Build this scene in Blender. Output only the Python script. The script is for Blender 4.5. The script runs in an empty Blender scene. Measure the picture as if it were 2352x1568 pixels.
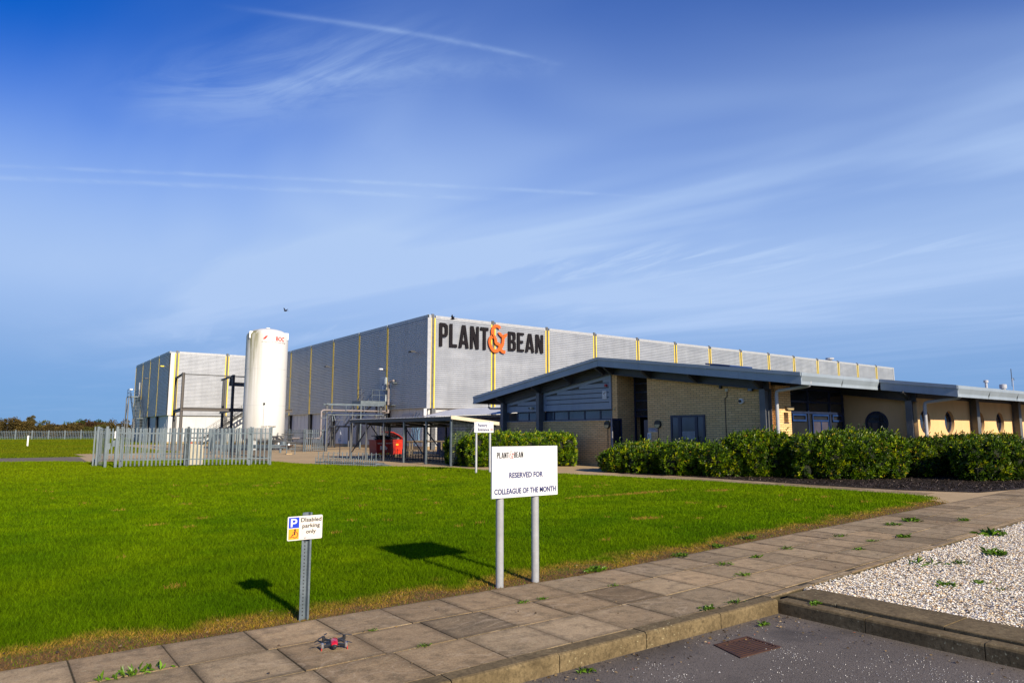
import bpy, math, random
import numpy as np
from mathutils import Vector, Matrix
R = math.radians
random.seed(7)
rng = np.random.default_rng(11)
S = bpy.context.scene
C = S.collection

# ------------------------------------------------------------------ camera, sky, sun, exposure
# World axes: +X runs along the pavement and the long front of the warehouse, +Y away from the road.
cd = bpy.data.cameras.new('camera'); cam = bpy.data.objects.new('camera', cd); C.objects.link(cam)
cd.sensor_width = 36.0; cd.lens = 1600 / 2352 * 36.0; cd.clip_start = 0.1; cd.clip_end = 5000
PITCH = math.atan(206 / 1600)
cam.location = (0, 0, 1.6)
cam.rotation_euler = (R(90) + PITCH, 0, R(-36.8))
S.camera = cam

SUN_EL = R(25.2); SUN_DX = 0.05
sd = bpy.data.lights.new('sun', 'SUN'); sun = bpy.data.objects.new('sun', sd); C.objects.link(sun)
sd.energy = 4.9; sd.angle = R(0.9); sd.color = (1.0, 0.87, 0.67)
h = Vector((SUN_DX, 1.0)).normalized()
ldir = Vector((h.x * math.cos(SUN_EL), h.y * math.cos(SUN_EL), -math.sin(SUN_EL)))
sun.rotation_euler = ldir.to_track_quat('-Z', 'Y').to_euler()
sun.location = (0, -20, 20)

W = bpy.data.worlds.new('World'); S.world = W; W.use_nodes = True
wt = W.node_tree; wt.nodes.clear()
def wn(t, **k):
    n = wt.nodes.new(t)
    for a, b in k.items(): setattr(n, a, b)
    return n
def wl(a, b): wt.links.new(a, b)
def wmath(op, a, b=None, c=None, clamp=False):
    n = wn('ShaderNodeMath', operation=op, use_clamp=clamp)
    for i, v in enumerate((a, b, c)):
        if v is None: continue
        if isinstance(v, (int, float)): n.inputs[i].default_value = v
        else: wl(v, n.inputs[i])
    return n.outputs[0]
sky = wn('ShaderNodeTexSky', sky_type='NISHITA', sun_disc=False)
sky.sun_elevation = SUN_EL; sky.sun_rotation = R(180) + math.atan(SUN_DX); sky.air_density = 1.0; sky.dust_density = 0.35; sky.ozone_density = 3.0
hs = wn('ShaderNodeHueSaturation'); hs.inputs['Saturation'].default_value = 1.12; hs.inputs['Hue'].default_value = 0.508
wl(sky.outputs[0], hs.inputs['Color'])
grade = wn('ShaderNodeMix', data_type='RGBA', blend_type='MULTIPLY'); grade.inputs[0].default_value = 1.0; grade.inputs[7].default_value = (0.0, 0.52, 1.22, 1)
wl(hs.outputs[0], grade.inputs[6])
tc = wn('ShaderNodeTexCoord'); sx = wn('ShaderNodeSeparateXYZ'); wl(tc.outputs['Generated'], sx.inputs[0])
zc = wmath('MAXIMUM', sx.outputs[2], 0.02)
px = wmath('DIVIDE', sx.outputs[0], zc); py = wmath('DIVIDE', sx.outputs[1], zc)
def cirrus(ang, sxx, syy, scale, detail, rough, lo, hi, dist=0.6, off=0.0):
    ca, sa = math.cos(ang), math.sin(ang)
    a = wmath('ADD', wmath('MULTIPLY', px, ca * sxx), wmath('MULTIPLY', py, sa * sxx))
    b = wmath('ADD', wmath('MULTIPLY', px, -sa * syy), wmath('MULTIPLY', py, ca * syy))
    cx = wn('ShaderNodeCombineXYZ'); wl(a, cx.inputs[0]); wl(b, cx.inputs[1]); cx.inputs[2].default_value = off
    nz = wn('ShaderNodeTexNoise'); nz.inputs['Scale'].default_value = scale; nz.inputs['Detail'].default_value = detail
    nz.inputs['Roughness'].default_value = rough; nz.inputs['Distortion'].default_value = dist
    wl(cx.outputs[0], nz.inputs['Vector'])
    mr = wn('ShaderNodeMapRange', interpolation_type='SMOOTHSTEP'); wl(nz.outputs[0], mr.inputs[0])
    mr.inputs[1].default_value = lo; mr.inputs[2].default_value = hi
    return mr.outputs[0]
veil = cirrus(R(98), 0.22, 0.75, 0.9, 4.0, 0.5, 0.36, 0.74, 0.6, 5.3)
wisp = cirrus(R(84), 0.35, 1.7, 1.6, 7.0, 0.62, 0.46, 0.80, 1.0, 8.1)
mask = cirrus(R(70), 0.5, 0.7, 0.9, 2.0, 0.5, 0.42, 0.62, 0.2, 1.7)
def trail(x0, y0, x1, y1, width, amp, fade=0.25):
    L = math.hypot(x1 - x0, y1 - y0); dx, dy = (x1 - x0) / L, (y1 - y0) / L
    ax = wmath('SUBTRACT', px, x0); ay = wmath('SUBTRACT', py, y0)
    t = wmath('DIVIDE', wmath('ADD', wmath('MULTIPLY', ax, dx), wmath('MULTIPLY', ay, dy)), L)
    d = wmath('ADD', wmath('MULTIPLY', ax, -dy), wmath('MULTIPLY', ay, dx))
    bend = wmath('MULTIPLY', wmath('SINE', wmath('MULTIPLY', t, 3.1416)), 0.02)
    d = wmath('ABSOLUTE', wmath('ADD', d, bend))
    g = wmath('POWER', 2.718, wmath('MULTIPLY', wmath('POWER', wmath('DIVIDE', d, width), 2), -1))
    e1 = wn('ShaderNodeMapRange', interpolation_type='SMOOTHSTEP'); wl(t, e1.inputs[0]); e1.inputs[1].default_value = -fade; e1.inputs[2].default_value = fade
    e2 = wn('ShaderNodeMapRange', interpolation_type='SMOOTHSTEP'); wl(t, e2.inputs[0]); e2.inputs[1].default_value = 1.02; e2.inputs[2].default_value = 1 - fade * .6
    return wmath('MULTIPLY', wmath('MULTIPLY', g, amp), wmath('MULTIPLY', e1.outputs[0], e2.outputs[0]))
tr = trail(0.50, 1.59, 1.20, 1.362, 0.012, 0.26)
tr = wmath('ADD', tr, trail(-0.2, 3.30, 2.30, 1.915, 0.022, 0.16))
tr = wmath('ADD', tr, trail(-0.3, 3.52, 1.75, 2.36, 0.030, 0.16))
tr = wmath('ADD', tr, trail(0.6, 1.95, 1.22, 1.352, 0.05, 0.16))
nzt = cirrus(0, 1, 1, 6.0, 4.0, 0.6, 0.25, 0.7, 0.3, 4.4)
tr = wmath('MULTIPLY', tr, nzt)
def band(a, b, c, d):
    m = wn('ShaderNodeMapRange', interpolation_type='SMOOTHSTEP'); wl(sx.outputs[2], m.inputs[0])
    for i, v in enumerate((a, b, c, d)): m.inputs[i + 1].default_value = v
    return m.outputs[0]
fac = wmath('ADD', wmath('MULTIPLY', veil, 0.66), wmath('MULTIPLY', wmath('MULTIPLY', wisp, mask), 0.50))
lm = wn('ShaderNodeMapRange', interpolation_type='SMOOTHSTEP'); wl(px, lm.inputs[0])
for i, v in enumerate((-0.1, 1.2, 0.12, 1.0)): lm.inputs[i + 1].default_value = v
fac = wmath('MULTIPLY', wmath('MULTIPLY', fac, band(0.60, 0.38, 0.26, 1.0)), lm.outputs[0])
fac = wmath('ADD', fac, band(0.48, 0.17, 0.0, 0.86))
fac = wmath('MULTIPLY', fac, band(0.04, 0.22, 0.10, 1.0))
# a feathered plume crossing the clear upper left
pc = cirrus(R(-66), 0.9, 3.2, 1.5, 8.0, 0.66, 0.34, 0.72, 1.4, 2.9)
pd = wmath('SUBTRACT', wmath('ADD', wmath('MULTIPLY', px, 0.87), wmath('MULTIPLY', py, 0.49)), 1.46)
pt = wmath('ADD', wmath('MULTIPLY', px, -0.49), wmath('MULTIPLY', py, 0.87))
pg = wmath('POWER', 2.718, wmath('MULTIPLY', wmath('POWER', wmath('DIVIDE', pd, 0.17), 2), -1))
p1 = wn('ShaderNodeMapRange', interpolation_type='SMOOTHSTEP'); wl(pt, p1.inputs[0]); p1.inputs[1].default_value = 0.7; p1.inputs[2].default_value = 1.2
p2 = wn('ShaderNodeMapRange', interpolation_type='SMOOTHSTEP'); wl(pt, p2.inputs[0]); p2.inputs[1].default_value = 2.1; p2.inputs[2].default_value = 1.5
plume = wmath('MULTIPLY', wmath('MULTIPLY', pg, pc), wmath('MULTIPLY', p1.outputs[0], p2.outputs[0]))
fac = wmath('ADD', fac, wmath('MULTIPLY', plume, 0.30))
fac = wmath('ADD', fac, tr, clamp=True)
low = wn('ShaderNodeMix', data_type='RGBA'); wl(band(0.40, 0.10, 0.0, 0.92), low.inputs[0]); wl(grade.outputs[2], low.inputs[6]); low.inputs[7].default_value = (1.6, 3.0, 5.6, 1)
mixc = wn('ShaderNodeMix', data_type='RGBA'); wl(fac, mixc.inputs[0]); wl(low.outputs[2], mixc.inputs[6])
mixc.inputs[7].default_value = (3.6, 4.95, 7.5, 1)
bg = wn('ShaderNodeBackground'); bg.inputs[1].default_value = 0.085; wl(mixc.outputs[2], bg.inputs[0])
wo = wn('ShaderNodeOutputWorld'); wl(bg.outputs[0], wo.inputs[0])

S.view_settings.view_transform = 'Standard'; S.view_settings.look = 'None'
S.view_settings.exposure = 0.5; S.view_settings.gamma = 1.0
S.render.engine = 'CYCLES'
S.cycles.max_bounces = 6; S.cycles.transparent_max_bounces = 8

# ------------------------------------------------------------------ helpers
def lin(hx):
    hx = hx.lstrip('#'); v = [int(hx[i:i + 2], 16) / 255 for i in (0, 2, 4)]
    return tuple(((c + .055) / 1.055) ** 2.4 if c > .04045 else c / 12.92 for c in v)
class NT:
    def __init__(s, name):
        s.m = bpy.data.materials.new(name); s.m.use_nodes = True; s.t = s.m.node_tree
        s.b = s.t.nodes['Principled BSDF']; s.out = s.t.nodes['Material Output']
    def n(s, t, **k):
        x = s.t.nodes.new(t)
        for a, b in k.items(): setattr(x, a, b)
        return x
    def l(s, a, b): s.t.links.new(a, b)
    def noise(s, scale, detail=4, rough=.55, vec=None, stretch=None, dist=0):
        nz = s.n('ShaderNodeTexNoise'); nz.inputs['Scale'].default_value = scale; nz.inputs['Detail'].default_value = detail
        nz.inputs['Roughness'].default_value = rough; nz.inputs['Distortion'].default_value = dist
        if vec is None: vec = s.pos()
        if stretch:
            mp = s.n('ShaderNodeMapping'); mp.inputs['Scale'].default_value = stretch; s.l(vec, mp.inputs[0]); vec = mp.outputs[0]
        s.l(vec, nz.inputs['Vector']); return nz.outputs[0]
    def pos(s):
        g = s.n('ShaderNodeNewGeometry'); return g.outputs['Position']
    def ramp(s, fac, stops):
        r = s.n('ShaderNodeValToRGB'); s.l(fac, r.inputs[0]); e = r.color_ramp.elements
        while len(e) < len(stops): e.new(.5)
        for i, (p, c) in enumerate(stops): e[i].position = p; e[i].color = (*c, 1)
        return r.outputs[0]
    def rng(s, fac, a, b, c=0, d=1):
        r = s.n('ShaderNodeMapRange'); s.l(fac, r.inputs[0])
        for i, v in enumerate((a, b, c, d)): r.inputs[i + 1].default_value = v
        return r.outputs[0]
    def mix(s, fac, a, b, mode='MIX'):
        m = s.n('ShaderNodeMix', data_type='RGBA', blend_type=mode)
        for i, v in ((0, fac), (6, a), (7, b)):
            if isinstance(v, (int, float)): m.inputs[i].default_value = v
            elif isinstance(v, tuple): m.inputs[i].default_value = (*v[:3], 1)
            else: s.l(v, m.inputs[i])
        return m.outputs[2]
    def math(s, op, a, b):
        m = s.n('ShaderNodeMath', operation=op)
        for i, v in enumerate((a, b)):
            if isinstance(v, (int, float)): m.inputs[i].default_value = v
            else: s.l(v, m.inputs[i])
        return m.outputs[0]
    def bump(s, h, strength=.3, dist=.01):
        b = s.n('ShaderNodeBump'); b.inputs['Strength'].default_value = strength; b.inputs['Distance'].default_value = dist
        s.l(h, b.inputs['Height']); s.l(b.outputs[0], s.b.inputs['Normal'])
    def set(s, col=None, rough=.6, metal=0, spec=.5):
        if col is not None:
            if isinstance(col, tuple): s.b.inputs['Base Color'].default_value = (*col[:3], 1)
            else: s.l(col, s.b.inputs['Base Color'])
        if isinstance(rough, (int, float)): s.b.inputs['Roughness'].default_value = rough
        else: s.l(rough, s.b.inputs['Roughness'])
        s.b.inputs['Metallic'].default_value = metal; s.b.inputs['Specular IOR Level'].default_value = spec
        return s.m
def worn(name, col, rough=.5, metal=0, var=.25, scale=3, spec=.5, fine=40):
    m = NT(name); a = m.noise(scale, 5, .6); b = m.noise(fine, 3, .6)
    dark = tuple(c * (1 - var) for c in col); lite = tuple(min(1, c * (1 + var * .5)) for c in col)
    c = m.mix(m.rng(a, .3, .7), dark, lite); c = m.mix(m.rng(b, .4, .75, 0, .35), c, tuple(x * .7 for x in col))
    r = m.rng(a, .3, .7, max(.05, rough - .1), min(1, rough + .12))
    return m.set(c, r, metal, spec)

M = {}
# cladding: silver-grey painted steel with faint streaks
def clad_mat(name, col, metal, rough):
    m = NT(name); a = m.noise(.35, 4, .6, stretch=(1, 1, 3)); b = m.noise(1.3, 4, .6, stretch=(1, 1, .12))
    c = m.mix(m.rng(a, .3, .7), tuple(x * .88 for x in col), tuple(x * 1.06 for x in col))
    c = m.mix(m.rng(b, .42, .75, 0, .55), c, tuple(x * .68 for x in col))
    return m.set(c, m.rng(a, .3, .7, rough - .05, rough + .1), metal)
M['clad'] = clad_mat('silver_cladding', (.37, .39, .43), .25, .42)
M['clad_low'] = clad_mat('blue_grey_cladding', (.26, .31, .38), .1, .5)
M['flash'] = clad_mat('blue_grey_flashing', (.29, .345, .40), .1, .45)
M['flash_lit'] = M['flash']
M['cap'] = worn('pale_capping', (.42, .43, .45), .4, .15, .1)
M['yellow'] = worn('yellow_trim', (.86, .62, .05), .5, 0, .12, 2)
M['trimdark'] = worn('dark_channel', (.10, .10, .10), .6, 0, .2)
M['white_wall'] = worn('white_panel_wall', (.55, .56, .57), .5, 0, .08, 1.2)
M['steel_dark'] = worn('dark_painted_steel', (.060, .062, .066), .5, .1, .25, 4)
M['steel_grey'] = worn('grey_painted_steel', (.115, .12, .13), .5, .1, .25, 4)
M['steel_brown'] = worn('brown_grey_steel', (.085, .075, .070), .55, .1, .25, 4)
def galv():
    m = NT('galvanised_steel'); v = m.n('ShaderNodeTexVoronoi'); v.inputs['Scale'].default_value = 70; m.l(m.pos(), v.inputs['Vector'])
    a = m.noise(3, 5); c = m.mix(m.rng(a, .3, .7), (.075, .105, .13), (.15, .185, .215))
    c = m.mix(.35, c, m.mix(v.outputs['Color'], (.09, .12, .145), (.20, .235, .265)))
    return m.set(c, m.rng(a, .3, .7, .38, .6), .35)
M['galv'] = galv(); M['roof_galv'] = worn('pale_corrugated_roof', (.52, .54, .57), .4, .3, .12, 2)
M['white'] = worn('white_paint', (.80, .80, .79), .45, 0, .05, 2)
M['sign_white'] = worn('white_sign_face', (.66, .665, .68), .4, 0, .04, 5)
M['sign_cream'] = worn('cream_sign_face', (.66, .62, .56), .5, 0, .06, 8)
M['ink_navy'] = NT('navy_ink').set((.012, .02, .13), .5)
M['ink_black'] = NT('black_ink').set((.012, .011, .014), .5)
M['ink_orange'] = worn('orange_lettering', (.66, .105, .002), .6, 0, .06, 3)
M['ink_pink'] = NT('faded_pink_ink').set((.62, .25, .22), .5)
M['ink_red'] = NT('red_ink').set((.50, .02, .015), .5)
M['ink_grey'] = NT('grey_ink').set((.30, .28, .27), .5)
M['ink_blue'] = NT('blue_ink').set((.0, .03, .48), .45)
M['ink_amber'] = NT('amber_ink').set((.95, .33, .01), .45)
M['letter_dark'] = worn('dark_lettering', (.012, .010, .013), .8, 0, .2, 3, .15)
M['rubber'] = worn('black_rubber', (.015, .015, .016), .6)
M['red'] = worn('red_plastic', (.80, .035, .006), .4, 0, .2, 3)
M['darkred'] = worn('dark_red_plastic', (.42, .018, .012), .45, 0, .2, 3)
M['bag'] = NT('black_bag').set((.01, .01, .012), .22)
M['beige_metal'] = worn('beige_metal', (.46, .42, .33), .5, 0, .12, 5)
M['rust'] = worn('rusty_metal', (.065, .026, .014), .85, .1, .4, 10)
M['cream_board'] = worn('cream_board', (.62, .55, .40), .6, 0, .15, 3)
M['timber'] = worn('weathered_timber', (.26, .20, .12), .8, 0, .3, 6)
M['pipe_lag'] = worn('lagged_pipe', (.30, .26, .25), .4, .2, .2, 5)
M['pvc'] = worn('grey_downpipe', (.42, .43, .46), .45, 0, .1, 3)
M['navy_wall'] = worn('navy_cladding', (.018, .028, .10), .5, 0, .15, 2)
M['blue_frame'] = worn('dark_blue_frame', (.012, .022, .060), .4, 0, .15, 4)
M['bright_blue'] = worn('blue_frame', (.010, .035, .13), .4, 0, .15, 4)
def glass(name, col, rough=.06):
    m = NT(name); a = m.noise(.9, 3, .5); c = m.mix(m.rng(a, .35, .65), tuple(x * .6 for x in col), col)
    mm = m.set(c, rough, 0, .7); return mm
M['glass'] = glass('dark_glass', (.022, .025, .032)); M['glass_strip'] = glass('strip_glass', (.09, .115, .15), .1)
M['glass_blind'] = glass('blind_glass', (.075, .07, .10), .1)
M['black_plastic'] = worn('black_plastic', (.014, .015, .018), .4)
M['lens_cream'] = worn('cream_lens', (.50, .40, .20), .3, 0, .1)
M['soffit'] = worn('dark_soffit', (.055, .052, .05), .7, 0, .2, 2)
M['dark_roof'] = worn('grey_roof', (.24, .27, .31), .5, .1, .15, 1)
def brick():
    m = NT('buff_brick'); g = m.n('ShaderNodeNewGeometry'); s = m.n('ShaderNodeSeparateXYZ'); m.l(g.outputs['Position'], s.inputs[0])
    c = m.n('ShaderNodeCombineXYZ'); m.l(m.math('ADD', s.outputs[0], s.outputs[1]), c.inputs[0]); m.l(s.outputs[2], c.inputs[1])
    b = m.n('ShaderNodeTexBrick'); m.l(c.outputs[0], b.inputs['Vector']); b.inputs['Scale'].default_value = 1
    b.inputs['Brick Width'].default_value = .30; b.inputs['Row Height'].default_value = .088; b.inputs['Mortar Size'].default_value = .008
    b.inputs['Mortar Smooth'].default_value = .3; b.inputs['Bias'].default_value = 0
    b.inputs['Color1'].default_value = (.86, .56, .26, 1); b.inputs['Color2'].default_value = (.72, .45, .20, 1); b.inputs['Mortar'].default_value = (.10, .075, .06, 1)
    n = m.noise(2.2, 5); col = m.mix(m.rng(n, .3, .75, 0, .3), b.outputs['Color'], (.60, .37, .15))
    m.bump(b.outputs['Fac'], -.4, .006); return m.set(col, .85, 0, .2)
M['brick'] = brick()
def render_mat():
    m = NT('peach_render'); a = m.noise(1.1, 5); b = m.noise(60, 3)
    c = m.mix(m.rng(a, .3, .7), (.66, .42, .20), (.76, .49, .245)); st = m.noise(1.5, 4, .6, stretch=(2, 2, .15))
    c = m.mix(m.rng(st, .5, .8, 0, .3), c, (.40, .27, .15)); m.bump(b, .2, .004); return m.set(c, .9, 0, .15)
M['render'] = render_mat()
def tank_mat():
    m = NT('tank_white'); s = m.n('ShaderNodeSeparateXYZ'); m.l(m.pos(), s.inputs[0])
    st = m.noise(3.0, 6, .65, stretch=(1, 1, .06)); edge = m.rng(s.outputs[0], 17.15, 16.55)     # algae runs down the west side
    top = m.rng(s.outputs[2], 4.5, 9.3, .25, 1)
    f = m.math('MULTIPLY', m.math('MULTIPLY', m.rng(st, .36, .58), edge), top)
    c = m.mix(f, (.66, .655, .63), (.17, .16, .045))
    f2 = m.noise(5, 5, .6, stretch=(1, 1, .05)); c = m.mix(m.rng(f2, .5, .8, 0, .22), c, (.5, .47, .40))
    return m.set(c, .4)
M['tank'] = tank_mat()
def concrete(name, a, b, sc=1.0, bumps=.25, dark=.5, lich=True):
    m = NT(name); n1 = m.noise(.9 * sc, 6, .6); n2 = m.noise(9 * sc, 5, .65); n3 = m.noise(90, 3, .7)
    at = m.n('ShaderNodeAttribute', attribute_name='col')
    c = m.mix(m.rng(n1, .3, .7), a, b); c = m.mix(m.rng(n2, .42, .75, 0, dark), c, tuple(x * .5 for x in a))
    c = m.mix(m.rng(n3, .45, .75, 0, .6), c, tuple(x * .45 for x in a))
    if lich:
        v = m.noise(34, 4, .7); pm = m.noise(1.6, 3); f = m.math('MULTIPLY', m.rng(v, .61, .66), m.rng(pm, .45, .62))
        c = m.mix(f, c, (.42, .38, .22))
    m.bump(n3, bumps, .004); return m, c
def slab_mat():
    m, c = concrete('paving_slab', (.37, .265, .145), (.48, .35, .205)); at = m.n('ShaderNodeAttribute', attribute_name='col')
    c = m.mix(1.0, c, at.outputs['Color'], 'MULTIPLY')
    w = m.noise(1.9, 2, .4, dist=.6, stretch=(1.0, 2.0, 1)); fr = m.math('FRACT', m.math('MULTIPLY', w, 5.0), 0); rid = m.rng(m.math('ABSOLUTE', m.math('SUBTRACT', fr, .5), 0), .09, 0)
    pm = m.rng(m.noise(1.1, 2), .40, .60); rid = m.math('MULTIPLY', rid, pm); c = m.mix(m.math('MULTIPLY', rid, .42), c, (.50, .39, .26))
    st = m.noise(4.5, 6, .7); c = m.mix(m.rng(st, .50, .72, 0, .6), c, (.10, .078, .045)); sp2 = m.noise(130, 2, .8); c = m.mix(m.rng(sp2, .56, .66, 0, .7), c, (.075, .06, .04)); c = m.mix(m.rng(m.noise(48, 3, .8), .60, .66, 0, .55), c, (.46, .40, .25))
    bp = m.n('ShaderNodeBump'); bp.inputs['Strength'].default_value = .5; bp.inputs['Distance'].default_value = .004; m.l(m.math('ADD', fr, m.math('MULTIPLY', m.noise(70, 3, .7), .8)), bp.inputs['Height']); m.l(bp.outputs[0], m.b.inputs['Normal'])
    return m.set(c, .9, 0, .2)
M['slab'] = slab_mat()
def simple_conc(name, a, b, **k):
    m, c = concrete(name, a, b, **k); return m.set(c, .92, 0, .2)
M['kerb'] = simple_conc('kerb_concrete', (.115, .084, .042), (.24, .178, .092), sc=3, dark=.9)
M['joint'] = simple_conc('joint_dirt', (.055, .046, .026), (.085, .068, .038), lich=False)
M['yard'] = simple_conc('yard_concrete', (.44, .32, .175), (.54, .395, .22), sc=.3, dark=.4, lich=False)
M['track'] = simple_conc('worn_track', (.15, .125, .10), (.24, .19, .14), sc=.8, dark=.4, lich=False)
M['soil'] = simple_conc('bark_mulch', (.025, .018, .014), (.045, .032, .024), lich=False)
def asphalt():
    m = NT('asphalt'); n = m.noise(1.2, 5); f = m.noise(160, 3, .7); v = m.n('ShaderNodeTexVoronoi'); v.inputs['Scale'].default_value = 130; m.l(m.pos(), v.inputs['Vector'])
    c = m.mix(m.rng(n, .3, .7), (.100, .082, .065), (.155, .129, .105)); c = m.mix(m.rng(f, .45, .7, 0, .7), c, (.29, .255, .22))
    c = m.mix(m.rng(v.outputs['Distance'], .5, .8, 0, .7), c, (.018, .016, .016))
    sn = m.noise(.8, 4, .6); c = m.mix(m.rng(sn, .56, .68, 0, .55), c, (.035, .031, .028))
    v2 = m.n('ShaderNodeTexVoronoi'); v2.inputs['Scale'].default_value = 90; m.l(m.pos(), v2.inputs['Vector']); big = m.noise(3.5, 5, .7)
    sp = m.math('MULTIPLY', m.rng(v2.outputs['Distance'], .14, .08), m.rng(big, .54, .62)); sr = m.n('ShaderNodeSeparateColor'); m.l(v2.outputs['Color'], sr.inputs[0])
    sp = m.math('MULTIPLY', sp, m.rng(sr.outputs[0], .45, .5)); c = m.mix(sp, c, (.70, .67, .62))
    m.bump(f, .8, .006); return m.set(c, .85, 0, .35)
M['asphalt'] = asphalt()
def ground_mat():
    m = NT('grass_ground'); n = m.noise(.12, 5); n2 = m.noise(2.5, 6, .7); n3 = m.noise(35, 4, .7)
    c = m.mix(m.rng(n, .3, .7), (.085, .16, .001), (.12, .19, .001)); c = m.mix(m.rng(n2, .4, .75, 0, .6), c, (.050, .095, .003))
    c = m.mix(m.rng(n3, .45, .7, 0, .5), c, (.15, .20, .004))
    s = m.n('ShaderNodeSeparateXYZ'); m.l(m.pos(), s.inputs[0])
    wob = m.math('MULTIPLY', m.math('SUBTRACT', m.noise(2.4, 5, .6), .5), .9)
    e = m.math('SUBTRACT', m.math('SUBTRACT', s.outputs[1], m.math('MULTIPLY', m.math('MAXIMUM', m.math('SUBTRACT', s.outputs[0], 5.5), 0), .078)), 6.0)
    c = m.mix(m.rng(m.math('ADD', e, wob), .62, .30), c, (.17, .105, .045)); m.bump(n3, .8, .03)
    return m.set(c, .95, 0, .1)
M['ground'] = ground_mat()
def leafy(name, rough=.5, trans=.25, spec=.4):
    m = NT(name); at = m.n('ShaderNodeAttribute', attribute_name='col'); m.set(at.outputs['Color'], rough, 0, spec)
    t = m.n('ShaderNodeBsdfTranslucent'); m.l(at.outputs['Color'], t.inputs[0]); mx = m.n('ShaderNodeMixShader'); mx.inputs[0].default_value = trans
    m.l(m.b.outputs[0], mx.inputs[1]); m.l(t.outputs[0], mx.inputs[2]); m.l(mx.outputs[0], m.out.inputs[0]); return m.m
M['blade'] = leafy('grass_blade', .7, .40, .05); M['laurel'] = leafy('laurel_leaf', .42, .20, .35); M['tree_leaf'] = leafy('tree_leaf', .8, .15, .1)
def attr_mat(name, rough):
    m = NT(name); at = m.n('ShaderNodeAttribute', attribute_name='col'); return m.set(at.outputs['Color'], rough, 0, .4)
M['shell'] = attr_mat('shell', .5)
M['bark'] = worn('dark_bark', (.03, .022, .014), .9)
M['core'] = worn('hedge_inner_shade', (.010, .014, .004), .95)  # near-black tone puts the hedge's inner shade into the colour
M['drone_red'] = NT('glossy_red').set((.50, .008, .03), .2, 0, .6)
M['drone_dark'] = worn('drone_grey', (.020, .022, .026), .4)
M['silver'] = worn('silver_metal', (.6, .6, .62), .3, .8)

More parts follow.
